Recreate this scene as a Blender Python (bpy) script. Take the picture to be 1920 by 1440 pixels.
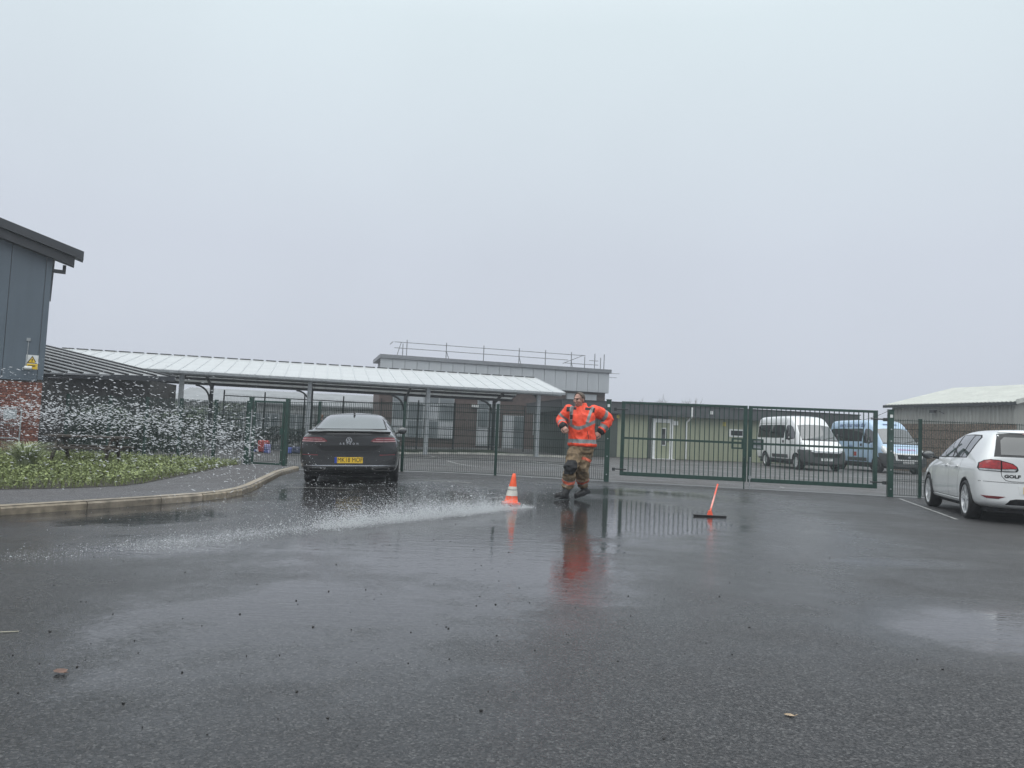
import bpy, bmesh, math, random
import numpy as np
from mathutils import Vector, Matrix, noise
from mathutils.bvhtree import BVHTree
R = math.radians
random.seed(7); np.random.seed(7)
for o in list(bpy.data.objects): bpy.data.objects.remove(o)
SC = bpy.context.scene
COL = SC.collection

# ------------------------------------------------------------------ camera
CAM_H = 1.08
FPX = 1442.0                      # focal length in pixels of the 1920 px wide photograph
PITCH = math.atan(92 / FPX); ROLL = math.atan(0.044)
CF = Vector((0, math.cos(PITCH), math.sin(PITCH)))
_r0 = Vector((1, 0, 0)); _u0 = Vector((0, -math.sin(PITCH), math.cos(PITCH)))
CR = math.cos(ROLL) * _r0 + math.sin(ROLL) * _u0
CU = -math.sin(ROLL) * _r0 + math.cos(ROLL) * _u0
CP = Vector((0, 0, CAM_H))
cd = bpy.data.cameras.new('camera'); cam = bpy.data.objects.new('camera', cd); COL.objects.link(cam)
cd.sensor_fit = 'HORIZONTAL'; cd.sensor_width = 36.0; cd.lens = 36.0 * FPX / 1920; cd.clip_end = 3000; cd.clip_start = 0.05
cam.matrix_world = Matrix(((CR.x, CU.x, -CF.x, CP.x), (CR.y, CU.y, -CF.y, CP.y), (CR.z, CU.z, -CF.z, CP.z), (0, 0, 0, 1)))
SC.camera = cam
def ray(px, py): return CF * FPX + CR * (px - 960) - CU * (py - 720)
def at(px, py, Y):
    d = ray(px, py); return CP + d * (Y / d.y)
def gz(px, py, z=0.0):
    d = ray(px, py); return CP + d * ((z - CAM_H) / d.z)

# ------------------------------------------------------------------ sky, sun, exposure
W = bpy.data.worlds.new('World'); SC.world = W; W.use_nodes = True
nt = W.node_tree; nt.nodes.clear()
n_out = nt.nodes.new('ShaderNodeOutputWorld'); n_bg = nt.nodes.new('ShaderNodeBackground')
n_sky = nt.nodes.new('ShaderNodeTexSky'); n_sky.sky_type = 'NISHITA'; n_sky.sun_disc = False
SUN_EL, SUN_ROT = R(68), R(200)
n_sky.sun_elevation = SUN_EL; n_sky.sun_rotation = SUN_ROT
n_hs = nt.nodes.new('ShaderNodeHueSaturation'); n_hs.inputs['Saturation'].default_value = 0.12; n_hs.inputs['Value'].default_value = 0.05
nt.links.new(n_sky.outputs[0], n_hs.inputs['Color'])
n_tc = nt.nodes.new('ShaderNodeTexCoord'); n_sep = nt.nodes.new('ShaderNodeSeparateXYZ')
nt.links.new(n_tc.outputs['Generated'], n_sep.inputs[0])
n_ramp = nt.nodes.new('ShaderNodeValToRGB')                     # overcast cloud deck, brighter towards the zenith
els = n_ramp.color_ramp.elements
els[0].position = 0.0; els[0].color = (0.565, 0.605, 0.690, 1)
els[1].position = 1.0; els[1].color = (1.58, 1.68, 1.74, 1)
e = els.new(0.22); e.color = (0.595, 0.645, 0.730, 1)
e = els.new(0.48); e.color = (0.690, 0.785, 0.835, 1)
e = els.new(0.75); e.color = (1.06, 1.16, 1.21, 1)
nt.links.new(n_sep.outputs['Z'], n_ramp.inputs[0])
n_cl = nt.nodes.new('ShaderNodeTexNoise'); n_cl.inputs['Scale'].default_value = 2.2; n_cl.inputs['Detail'].default_value = 3
nt.links.new(n_tc.outputs['Generated'], n_cl.inputs['Vector'])
n_cm = nt.nodes.new('ShaderNodeMapRange'); n_cm.inputs['To Min'].default_value = 0.93; n_cm.inputs['To Max'].default_value = 1.07
nt.links.new(n_cl.outputs[0], n_cm.inputs[0])
n_mul = nt.nodes.new('ShaderNodeVectorMath'); n_mul.operation = 'SCALE'
nt.links.new(n_ramp.outputs[0], n_mul.inputs[0]); nt.links.new(n_cm.outputs[0], n_mul.inputs['Scale'])
n_mix = nt.nodes.new('ShaderNodeMix'); n_mix.data_type = 'RGBA'; n_mix.inputs['Factor'].default_value = 0.93
nt.links.new(n_hs.outputs[0], n_mix.inputs['A']); nt.links.new(n_mul.outputs[0], n_mix.inputs['B'])
nt.links.new(n_mix.outputs['Result'], n_bg.inputs[0]); nt.links.new(n_bg.outputs[0], n_out.inputs[0])
n_bg.inputs[1].default_value = 1.0
sl = bpy.data.lights.new('sun', 'SUN'); sl.energy = 1.5; sl.angle = R(95); sl.color = (1.0, 0.98, 0.95)
so = bpy.data.objects.new('sun', sl); COL.objects.link(so)
# sky sun_rotation is measured clockwise from +Y
sd = Vector((math.sin(SUN_ROT) * math.cos(SUN_EL), math.cos(SUN_ROT) * math.cos(SUN_EL), math.sin(SUN_EL)))
so.rotation_euler = (-sd).to_track_quat('-Z', 'Y').to_euler()
so.location = (0, 0, 60)
SC.view_settings.view_transform = 'Standard'; SC.view_settings.look = 'None'
SC.view_settings.exposure = 0.14; SC.view_settings.gamma = 1.0; SC.view_settings.use_curve_mapping = False
SC.render.engine = 'CYCLES'
SC.cycles.max_bounces = 8; SC.cycles.transparent_max_bounces = 16

# ------------------------------------------------------------------ helpers
def link(o, parent=None):
    COL.objects.link(o)
    if parent is not None: o.parent = parent
    return o
def tag(o, label=None, cat=None, group=None, kind=None):
    if label: o['label'] = label
    if cat: o['category'] = cat
    if group: o['group'] = group
    if kind: o['kind'] = kind
    return o
def empty(name, loc=(0, 0, 0), rz=0.0, label=None, cat=None, group=None, kind=None, parent=None):
    o = bpy.data.objects.new(name, None); o.empty_display_size = 0.2
    o.location = loc; o.rotation_euler = (0, 0, rz); link(o, parent)
    return tag(o, label, cat, group, kind)
class MB:
    def __init__(s): s.v = []; s.f = []; s.m = []
    def add(s, vs, fs, m=0):
        b = len(s.v); s.v += [tuple(v) for v in vs]; s.f += [tuple(b + i for i in f) for f in fs]; s.m += [m] * len(fs); return s
    def box(s, a, b, m=0, M=None):
        x0, y0, z0 = a; x1, y1, z1 = b
        vs = [Vector(p) for p in ((x0,y0,z0),(x1,y0,z0),(x1,y1,z0),(x0,y1,z0),(x0,y0,z1),(x1,y0,z1),(x1,y1,z1),(x0,y1,z1))]
        if M is not None: vs = [M @ v for v in vs]
        return s.add(vs, [(0,3,2,1),(4,5,6,7),(0,1,5,4),(1,2,6,5),(2,3,7,6),(3,0,4,7)], m)
    def bar(s, p, q, w, h=None, m=0, up=(0, 0, 1)):            # square bar between two points
        p = Vector(p); q = Vector(q); h = w if h is None else h
        d = (q - p).normalized(); u = Vector(up)
        if abs(d.dot(u)) > 0.95: u = Vector((0, 1, 0))
        sx = d.cross(u).normalized(); sz = sx.cross(d).normalized()
        vs = [c + sx * (i * w / 2) + sz * (j * h / 2) for c in (p, q) for i, j in ((-1,-1),(1,-1),(1,1),(-1,1))]
        return s.add(vs, [(0,1,2,3),(7,6,5,4),(0,4,5,1),(1,5,6,2),(2,6,7,3),(3,7,4,0)], m)
    def tube(s, pts, r, n=6, m=0, cap=True):
        pts = [Vector(p) for p in pts]; N = len(pts)
        rs = r if isinstance(r, (list, tuple)) else [r] * N
        vs = []; ref = None
        for i in range(N):
            d = (pts[min(i+1, N-1)] - pts[max(i-1, 0)]).normalized()
            if ref is None: ref = Vector((0, 0, 1)) if abs(d.z) < 0.9 else Vector((1, 0, 0))
            a = d.cross(ref).normalized(); b = a.cross(d).normalized(); ref = b
            for k in range(n):
                t = 2 * math.pi * k / n
                vs.append(pts[i] + (a * math.cos(t) + b * math.sin(t)) * rs[i])
        fs = [(i*n+k, i*n+(k+1) % n, (i+1)*n+(k+1) % n, (i+1)*n+k) for i in range(N-1) for k in range(n)]
        if cap: fs += [tuple(range(n))[::-1], tuple((N-1)*n+k for k in range(n))]
        return s.add(vs, fs, m)
    def poly(s, pts, m=0): return s.add(pts, [tuple(range(len(pts)))], m)
    def prism(s, poly, off, m=0):                              # closed prism: polygon swept by a vector
        off = Vector(off); a = [Vector(p) for p in poly]; n = len(a)
        vs = a + [p + off for p in a]
        fs = [tuple(range(n))[::-1], tuple(range(n, 2*n))] + [(i, (i+1) % n, n+(i+1) % n, n+i) for i in range(n)]
        return s.add(vs, fs, m)
    def lathe(s, prof, n=24, axis='x', c=(0, 0, 0), m=0, closed=False):   # profile (r, a) about an axis
        vs = []
        for k in range(n):
            t = 2 * math.pi * k / n; ct, st = math.cos(t), math.sin(t)
            for r, a in prof:
                p = {'x': (a, r*ct, r*st), 'z': (r*ct, r*st, a), 'y': (r*ct, a, r*st)}[axis]
                vs.append((p[0]+c[0], p[1]+c[1], p[2]+c[2]))
        P = len(prof); fs = []
        for k in range(n):
            k2 = (k+1) % n
            for i in range(P if closed else P-1):
                j = (i+1) % P
                fs.append((k*P+i, k2*P+i, k2*P+j, k*P+j))
        return s.add(vs, fs, m)
    def ball(s, c, r, n=8, m=0, M=None):
        rr = r if isinstance(r, (list, tuple)) else (r, r, r)
        vs = []; fs = []
        for i in range(n+1):
            ph = math.pi * i / n
            for k in range(2*n):
                t = math.pi * k / n
                p = Vector((rr[0]*math.sin(ph)*math.cos(t), rr[1]*math.sin(ph)*math.sin(t), rr[2]*math.cos(ph)))
                if M is not None: p = M @ p
                vs.append(p + Vector(c))
        for i in range(n):
            for k in range(2*n):
                k2 = (k+1) % (2*n)
                fs.append((i*2*n+k, (i+1)*2*n+k, (i+1)*2*n+k2, i*2*n+k2))
        return s.add(vs, fs, m)
    def mesh(s, name, mats=None, smooth=False):
        me = bpy.data.meshes.new(name); me.from_pydata(s.v, [], s.f); me.update()
        for mt in (mats if isinstance(mats, (list, tuple)) else [mats]):
            if mt is not None: me.materials.append(mt)
        if any(s.m): me.polygons.foreach_set('material_index', s.m)
        if smooth: me.polygons.foreach_set('use_smooth', [True] * len(me.polygons))
        bm = bmesh.new(); bm.from_mesh(me); bmesh.ops.recalc_face_normals(bm, faces=bm.faces); bm.to_mesh(me); bm.free()
        return me
    def build(s, name, mats=None, parent=None, smooth=False, loc=None, rot=None):
        o = bpy.data.objects.new(name, s.mesh(name, mats, smooth)); link(o, parent)
        if loc is not None: o.location = loc
        if rot is not None: o.rotation_euler = rot
        return o
def inst(name, me, parent=None, loc=(0, 0, 0), rot=(0, 0, 0), scale=None):
    o = bpy.data.objects.new(name, me); link(o, parent); o.location = loc; o.rotation_euler = rot
    if scale: o.scale = scale
    return o
def bevel(o, w, seg=2, ang=35):
    md = o.modifiers.new('bevel', 'BEVEL'); md.width = w; md.segments = seg; md.limit_method = 'ANGLE'; md.angle_limit = R(ang)
    return o
def sharp_smooth(o, ang=35):
    md = o.modifiers.new('es', 'EDGE_SPLIT'); md.split_angle = R(ang); return o

# ------------------------------------------------------------------ materials
def new_mat(name):
    m = bpy.data.materials.new(name); m.use_nodes = True
    return m, m.node_tree, m.node_tree.nodes['Principled BSDF']
def srgb(r, g, b):
    f = lambda c: ((c/255+0.055)/1.055)**2.4 if c > 10 else c/255/12.92
    return (f(r), f(g), f(b))
def mat(name, col, rough=0.5, metal=0.0, var=0.12, scale=6.0, bump=0.0, bscale=60.0, coat=0.0, spec=None, streak=0.0, detail=5):
    m, t, p = new_mat(name)
    N = t.nodes; L = t.links
    tc = N.new('ShaderNodeTexCoord')
    p.inputs['Roughness'].default_value = rough; p.inputs['Metallic'].default_value = metal
    if coat: p.inputs['Coat Weight'].default_value = coat; p.inputs['Coat Roughness'].default_value = 0.05
    if spec is not None: p.inputs['Specular IOR Level'].default_value = spec
    nz = N.new('ShaderNodeTexNoise'); nz.inputs['Scale'].default_value = scale; nz.inputs['Detail'].default_value = detail
    L.new(tc.outputs['Object'], nz.inputs['Vector'])
    cr = N.new('ShaderNodeValToRGB')
    a = [max(0, c*(1-var)) for c in col]; b = [min(1, c*(1+var)) for c in col]
    cr.color_ramp.elements[0].position = 0.3; cr.color_ramp.elements[0].color = (*a, 1)
    cr.color_ramp.elements[1].position = 0.7; cr.color_ramp.elements[1].color = (*b, 1)
    L.new(nz.outputs['Fac'], cr.inputs[0]); out = cr.outputs[0]
    if streak:                                                   # rain streaks and grime running down
        mp = N.new('ShaderNodeMapping'); mp.inputs['Scale'].default_value = (3.0, 3.0, 0.25); L.new(tc.outputs['Object'], mp.inputs[0])
        n2 = N.new('ShaderNodeTexNoise'); n2.inputs['Scale'].default_value = 2.5; n2.inputs['Detail'].default_value = 6; L.new(mp.outputs[0], n2.inputs['Vector'])
        mr = N.new('ShaderNodeMapRange'); mr.inputs['From Min'].default_value = 0.45; mr.inputs['From Max'].default_value = 0.75
        mr.inputs['To Min'].default_value = 1.0; mr.inputs['To Max'].default_value = 1.0 - streak; L.new(n2.outputs['Fac'], mr.inputs[0])
        vm = N.new('ShaderNodeVectorMath'); vm.operation = 'SCALE'; L.new(out, vm.inputs[0]); L.new(mr.outputs[0], vm.inputs['Scale']); out = vm.outputs[0]
    L.new(out, p.inputs['Base Color'])
    rr = N.new('ShaderNodeMapRange'); rr.inputs['To Min'].default_value = max(0.02, rough*0.85); rr.inputs['To Max'].default_value = min(1, rough*1.15)
    L.new(nz.outputs['Fac'], rr.inputs[0]); L.new(rr.outputs[0], p.inputs['Roughness'])
    if bump:
        nb = N.new('ShaderNodeTexNoise'); nb.inputs['Scale'].default_value = bscale; nb.inputs['Detail'].default_value = 4; L.new(tc.outputs['Object'], nb.inputs['Vector'])
        bn = N.new('ShaderNodeBump'); bn.inputs['Strength'].default_value = bump; bn.inputs['Distance'].default_value = 0.01
        L.new(nb.outputs['Fac'], bn.inputs['Height']); L.new(bn.outputs[0], p.inputs['Normal'])
    return m
def glass(name, col=(0.012, 0.014, 0.015), rough=0.03):
    m = mat(name, col, rough, var=0.3, scale=1.5, spec=0.7, coat=0.6); m.node_tree.nodes['Principled BSDF'].inputs['Coat IOR'].default_value = 1.75; return m
M_GREEN = mat('green_powder_coat', (0.012, 0.045, 0.034), 0.34, var=0.2, scale=9, coat=0.15)
M_GREENW = mat('green_wire', (0.012, 0.040, 0.032), 0.4, var=0.15)
M_GALV = mat('galvanised_steel', (0.36, 0.38, 0.39), 0.42, 0.55, var=0.2, scale=14)
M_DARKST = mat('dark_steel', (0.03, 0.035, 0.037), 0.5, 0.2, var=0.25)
M_TUBE = mat('scaffold_tube', (0.20, 0.21, 0.22), 0.5, 0.6, var=0.3)
M_BLACK = mat('black_plastic', (0.014, 0.014, 0.015), 0.5, var=0.2, bump=0.15, bscale=300)
M_RUBBER = mat('tyre_rubber', (0.013, 0.013, 0.014), 0.62, var=0.3, scale=20, bump=0.2, bscale=120)
M_WHITE = mat('white_plastic', (0.72, 0.73, 0.72), 0.4, var=0.06, streak=0.12)
M_GLASS = glass('dark_window_glass')
M_GLASSL = glass('car_window_glass', (0.045, 0.050, 0.053), 0.02)
M_CHROME = mat('bright_trim', (0.72, 0.73, 0.74), 0.16, 1.0, var=0.06)
M_ALLOY = mat('alloy_wheel', (0.62, 0.63, 0.64), 0.3, 0.35, var=0.12)
M_SEAM = mat('dark_joint', (0.008, 0.008, 0.009), 0.7, var=0.1)
M_YELLOW = mat('plate_yellow', (0.80, 0.52, 0.045), 0.4, var=0.05)
M_PLATEW = mat('plate_white', (0.74, 0.75, 0.74), 0.4, var=0.05)
M_BLUE = mat('plate_blue', (0.02, 0.06, 0.32), 0.4, var=0.05)
M_INK = mat('black_lettering', (0.012, 0.012, 0.012), 0.5, var=0.05)
M_CONC = mat('concrete', (0.33, 0.31, 0.27), 0.7, var=0.2, scale=5, bump=0.3, bscale=90, streak=0.15)
M_BRICK = [mat('brick_%s' % n, c, 0.8, var=0.25, scale=18, bump=0.35, bscale=120) for n, c in
           (('a', (0.20, 0.075, 0.052)), ('b', (0.24, 0.095, 0.065)), ('c', (0.16, 0.062, 0.048)))]
M_MORTAR = mat('mortar', (0.30, 0.27, 0.24), 0.9, var=0.15, scale=20, bump=0.3)

def g(x):                                                        # the yard falls gently to the left, towards the kerb
    t = min(1, max(0, (-1 - x) / 6.0)); return -0.15 * (t*t*(3-2*t))

# ------------------------------------------------------------------ wet asphalt
def asphalt(name, base=(0.040, 0.041, 0.0425), puddles=(), wet_bias=0.0, rough_dry=0.40):
    m, t, p = new_mat(name); N = t.nodes; L = t.links
    geo = N.new('ShaderNodeNewGeometry'); pos = geo.outputs['Position']
    def nz(scale, det=4, rough=0.55, vec=pos):
        n = N.new('ShaderNodeTexNoise'); n.inputs['Scale'].default_value = scale; n.inputs['Detail'].default_value = det
        n.inputs['Roughness'].default_value = rough; L.new(vec, n.inputs['Vector']); return n.outputs['Fac']
    def mth(op, a, b=None, c=None):
        n = N.new('ShaderNodeMath'); n.operation = op
        for i, x in enumerate((a, b, c)):
            if x is None: continue
            if isinstance(x, (int, float)): n.inputs[i].default_value = x
            else: L.new(x, n.inputs[i])
        return n.outputs[0]
    def rng(x, a, b, c, d, smooth=False):
        n = N.new('ShaderNodeMapRange')
        if smooth: n.interpolation_type = 'SMOOTHSTEP'
        for i, v in zip(('From Min', 'From Max', 'To Min', 'To Max'), (a, b, c, d)): n.inputs[i].default_value = v
        L.new(x, n.inputs[0]); return n.outputs[0]
    # wetness: standing film where water has run, damp elsewhere
    wet = None
    for (cx, cy, rx, ry, rot, gain) in puddles:
        mp = N.new('ShaderNodeMapping'); mp.vector_type = 'TEXTURE'
        mp.inputs['Location'].default_value = (cx, cy, 0); mp.inputs['Rotation'].default_value = (0, 0, R(rot)); mp.inputs['Scale'].default_value = (rx, ry, 50)
        L.new(pos, mp.inputs[0]); ln = N.new('ShaderNodeVectorMath'); ln.operation = 'LENGTH'; L.new(mp.outputs[0], ln.inputs[0])
        v = rng(ln.outputs['Value'], 1.45, 0.35, 0.0, gain)
        wet = v if wet is None else mth('MAXIMUM', wet, v)
    big = nz(0.55, 5); med = nz(2.6, 5, 0.6); fine = nz(34, 3)
    blot = mth('ADD', mth('MULTIPLY', mth('SUBTRACT', big, 0.5), 0.95), mth('MULTIPLY', mth('SUBTRACT', med, 0.5), 0.55))
    blot = mth('ADD', blot, mth('MULTIPLY', mth('SUBTRACT', fine, 0.5), 0.42))
    wraw = mth('ADD', mth('ADD', wet if wet is not None else 0.0, blot), wet_bias)
    film = rng(wraw, 0.26, 0.80, 0.0, 1.0, True)                  # 1 = mirror of water
    damp = rng(wraw, -0.35, 0.40, 0.0, 1.0, True)
    # aggregate
    vo = N.new('ShaderNodeTexVoronoi'); vo.inputs['Scale'].default_value = 112; L.new(pos, vo.inputs['Vector'])
    vo2 = N.new('ShaderNodeTexVoronoi'); vo2.inputs['Scale'].default_value = 190; L.new(pos, vo2.inputs['Vector'])
    sepc = N.new('ShaderNodeSeparateColor'); L.new(vo.outputs['Color'], sepc.inputs[0])
    stone = N.new('ShaderNodeValToRGB'); ce = stone.color_ramp.elements
    b = base
    ce[0].position = 0.0; ce[0].color = (b[0]*0.22, b[1]*0.22, b[2]*0.23, 1)
    ce[1].position = 1.0; ce[1].color = (b[0]*2.7, b[1]*2.65, b[2]*2.55, 1)
    e = ce.new(0.45); e.color = (b[0]*0.75, b[1]*0.75, b[2]*0.77, 1)
    e = ce.new(0.86); e.color = (b[0]*1.5, b[1]*1.42, b[2]*1.38, 1)
    L.new(sepc.outputs[0], stone.inputs[0])
    tint = N.new('ShaderNodeMix'); tint.data_type = 'RGBA'; tint.blend_type = 'MULTIPLY'; tint.inputs['Factor'].default_value = 1.0
    L.new(stone.outputs[0], tint.inputs['A'])
    tr = N.new('ShaderNodeValToRGB'); tr.color_ramp.elements[0].position = 0.3; tr.color_ramp.elements[0].color = (0.80, 0.76, 0.74, 1)
    tr.color_ramp.elements[1].position = 0.72; tr.color_ramp.elements[1].color = (1.15, 1.16, 1.18, 1)
    L.new(nz(0.33, 6), tr.inputs[0]); L.new(tr.outputs[0], tint.inputs['B'])
    dk = N.new('ShaderNodeVectorMath'); dk.operation = 'SCALE'; L.new(tint.outputs['Result'], dk.inputs[0])
    L.new(rng(damp, 0, 1, 1.12, 0.75), dk.inputs['Scale']); L.new(dk.outputs[0], p.inputs['Base Color'])
    rgh = mth('ADD', rng(damp, 0, 1, rough_dry + 0.20, rough_dry - 0.18), mth('MULTIPLY', mth('SUBTRACT', fine, 0.5), 0.15))
    mixr = N.new('ShaderNodeMix'); mixr.data_type = 'FLOAT'; L.new(film, mixr.inputs['Factor']); L.new(rgh, mixr.inputs['A']); mixr.inputs['B'].default_value = 0.055
    L.new(mixr.outputs['Result'], p.inputs['Roughness'])
    p.inputs['IOR'].default_value = 1.42
    hgt = mth('ADD', mth('MULTIPLY', vo.outputs['Distance'], -1.0), mth('MULTIPLY', vo2.outputs['Distance'], -0.5))
    b1 = N.new('ShaderNodeBump'); b1.inputs['Distance'].default_value = 0.006; L.new(hgt, b1.inputs['Height'])
    L.new(mth('MULTIPLY', rng(film, 0, 1, 1.0, 0.03), rng(damp, 0.25, 1, 0.95, 0.33)), b1.inputs['Strength'])
    mpw = N.new('ShaderNodeMapping'); mpw.inputs['Scale'].default_value = (0.45, 1.0, 1.0); L.new(pos, mpw.inputs[0])
    rip = mth('ADD', nz(8.5, 3, 0.6, mpw.outputs[0]), mth('MULTIPLY', nz(30, 2, 0.5, mpw.outputs[0]), 0.3))
    b2 = N.new('ShaderNodeBump'); b2.inputs['Distance'].default_value = 0.010; L.new(rip, b2.inputs['Height'])
    L.new(rng(film, 0, 1, 0.05, 0.24), b2.inputs['Strength']); L.new(b1.outputs[0], b2.inputs['Normal']); L.new(b2.outputs[0], p.inputs['Normal'])
    return m
PUD = [(1.3, 11.0, 2.8, 4.3, -8, 1.05), (-2.2, 12.6, 3.2, 3.4, 20, 0.85), (-0.4, 7.2, 2.7, 3.2, 0, 0.95), (3.35, 4.85, 1.25, 0.78, 10, 1.0),
       (3.7, 7.5, 0.9, 0.32, 5, 0.62), (2.6, 15.2, 3.0, 2.2, 0, 0.78), (-3.0, 7.2, 2.0, 1.8, 0, 0.75), (-0.75, 5.0, 1.8, 3.4, -20, 0.80), (5.0, 6.2, 1.6, 0.8, 0, 0.35), (-4.3, 9.2, 1.9, 1.7, 30, 0.95)]
M_ROAD = asphalt('wet_asphalt', puddles=PUD, wet_bias=-0.10)
M_YARD = asphalt('damp_yard_asphalt', base=(0.085, 0.084, 0.084), wet_bias=-0.02, rough_dry=0.5)
M_PATH = asphalt('damp_path_asphalt', base=(0.088, 0.088, 0.092), wet_bias=-0.05, rough_dry=0.55)

# ------------------------------------------------------------------ ground
def grid_ground(name, xs, ys, m, zoff=0.0, clip=None):
    b = MB(); nx = len(xs)
    vs = [(x, y, g(x) + zoff) for y in ys for x in xs]
    fs = [(j*nx+i, j*nx+i+1, (j+1)*nx+i+1, (j+1)*nx+i) for j in range(len(ys)-1) for i in range(nx-1)]
    b.add(vs, fs); o = b.build(name, m, smooth=True); return tag(o, kind='structure')
FX = lambda x: 19.35 - 0.165 * x                                  # the fence line
xs = [-900, -200, -60, -20, -10] + [-8 + 0.5*i for i in range(17)] + [3, 10, 20, 60, 200, 900]
GR = grid_ground('ground', xs, [-200, -20, 0, 4, 8, 12, 16, 20, 24, 200, 900], M_ROAD)
b = MB()                                                         # school yard beyond the fence
ys_ = [-60, -30, -14, -10] + [-8 + 0.5*i for i in range(17)] + [4, 12, 30, 60]
vs = []
for x in ys_: vs += [(x, FX(x) + 0.32, g(x) + 0.004), (x, 62, g(x) + 0.004)]
b.add(vs, [(2*i, 2*i+2, 2*i+3, 2*i+1) for i in range(len(ys_)-1)]); tag(b.build('school_yard', M_YARD, smooth=True), kind='structure')
b = MB(); vs = []                                                # concrete edging strip under fence and gate
for x in [-6.2 + 0.7*i for i in range(24)]: vs += [(x, FX(x) - 0.12, g(x) + 0.006), (x, FX(x) + 0.325, g(x) + 0.008)]
b.add(vs, [(2*i, 2*i+2, 2*i+3, 2*i+1) for i in range(23)]); tag(b.build('concrete_edging', mat('wet_concrete', (0.11, 0.11, 0.108), 0.5, var=0.35, scale=3, bump=0.2), smooth=True), kind='structure')

# path behind the kerb, verge
def lerp2(a, b, t): return (a[0]+(b[0]-a[0])*t, a[1]+(b[1]-a[1])*t)
KERB = [(-11.0, 2.0), (-5.9, 9.05), (-4.75, 10.65), (-4.40, 11.20), (-4.24, 11.70), (-4.22, 12.3), (-4.30, 13.0), (-5.18, 17.6), (-5.42, 20.0)]
VERGE = [(-12.6, 3.8), (-8.4, 9.4), (-7.3, 11.0), (-6.55, 11.75), (-6.15, 12.4), (-6.12, 13.1), (-6.25, 14.0), (-6.85, 18.6), (-7.0, 20.3)]
b = MB(); vs = []
for k, v in zip(KERB, VERGE):
    for i in range(5):
        q = lerp2(k, v, i/4); vs.append((q[0], q[1], g(q[0]) + 0.105))
b.add(vs, [(r*5+i, r*5+i+1, (r+1)*5+i+1, (r+1)*5+i) for r in range(8) for i in range(4)])
tag(b.build('footpath', M_PATH, smooth=True), kind='structure')
M_SOIL = mat('verge_soil', (0.030, 0.026, 0.016), 0.85, var=0.4, scale=12, bump=0.6, bscale=40)
b = MB(); vs = []
LEFT = [(-22, 4), (-22, 9.4), (-20, 11), (-18, 14), (-16, 17), (-14, 18.6), (-12.6, 20.0), (-12.0, 20.9), (-11.0, 20.9)]
for v, l in zip(VERGE, LEFT):
    for i in range(4):
        q = lerp2(v, l, i/3); vs.append((q[0], q[1], g(q[0]) + 0.11))
b.add(vs, [(r*4+i, r*4+i+1, (r+1)*4+i+1, (r+1)*4+i) for r in range(8) for i in range(3)])
tag(b.build('verge', M_SOIL, smooth=True), kind='structure')
KR = empty('kerb', (0, 0, 0), kind='structure')
M_KERB = [mat('kerb_stone_%s' % n, c, 0.6, var=0.38, scale=9, bump=0.5, bscale=60, streak=0.25) for n, c in (('a', (0.27, 0.225, 0.165)), ('b', (0.23, 0.195, 0.15)), ('c', (0.30, 0.255, 0.20)))]
def walk(pts, step):
    out = []; acc = 0
    for a, c in zip(pts, pts[1:]):
        d = math.dist(a, c)
        n = max(1, round(d / step))
        for i in range(n): out.append((lerp2(a, c, i/n), lerp2(a, c, (i+1)/n)))
    return out
for (a, c) in walk(KERB[:-1] + [(-5.40, 19.9)], 0.92):
    d = Vector((c[0]-a[0], c[1]-a[1], 0)); ln = d.length; d /= ln; nrm = Vector((-d.y, d.x, 0))   # nrm points to the path
    A = Vector((a[0], a[1], 0)) + d*0.005; C = Vector((c[0], c[1], 0)) - d*0.005
    s = MB()
    prof = [(-0.02, -0.08), (-0.02, 0.075), (0.0, 0.098), (0.02, 0.107), (0.125, 0.112), (0.125, -0.08)]
    vs = []
    for P in (A, C):
        for (w, h) in prof:
            q = P + nrm*w; vs.append((q.x, q.y, g(q.x) + h + random.uniform(-0.002, 0.002)))
    n = len(prof)
    s.add(vs, [tuple(range(n)), tuple(range(n, 2*n))[::-1]] + [(i, n+i, n+(i+1) % n, (i+1) % n) for i in range(n)])
    s.build('kerb_stone', random.choice(M_KERB), KR)
# ------------------------------------------------------------------ painted lines
M_PAINT = mat('worn_white_paint', (0.30, 0.30, 0.29), 0.5, var=0.75, scale=14, detail=8)
def line(name, pts, w, z=0.006):
    s = MB(); vs = []
    P = [Vector((p[0], p[1], 0)) for p in pts]
    for i, p in enumerate(P):
        d = (P[min(i+1, len(P)-1)] - P[max(i-1, 0)]).normalized(); n = Vector((-d.y, d.x, 0)) * (w/2)
        for q in (p-n, p+n): vs.append((q.x, q.y, g(q.x) + z))
    s.add(vs, [(2*i, 2*i+2, 2*i+3, 2*i+1) for i in range(len(P)-1)]); return tag(s.build(name, M_PAINT), kind='structure')
line('bay_line', [(8.72, 17.2), (8.0, 14.85), (7.27, 12.5)], 0.055)
line('bay_line', [(-2.15, 16.7), (-1.5, 16.45), (-0.75, 16.2)], 0.07)
line('bay_line', [(-4.0, 14.0), (-2.8, 13.75)], 0.04)
line('yard_line', [(-3.4, 33.0), (-2.7, 30.6)], 0.09, 0.012); line('yard_line', [(-2.2, 27.6), (-1.7, 25.4), (-1.2, 24.0), (-0.7, 23.4)], 0.09, 0.012)
line('yard_line', [(0.7, 31.2), (1.4, 28.4), (2.3, 26.0), (4.5, 24.6), (9.0, 24.0)], 0.09, 0.012)
line('yard_line', [(5.0, 29.0), (12.0, 29.0), (19.0, 28.0)], 0.09, 0.012); line('yard_line', [(6.0, 25.6), (16.0, 25.2)], 0.08, 0.012)

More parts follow.
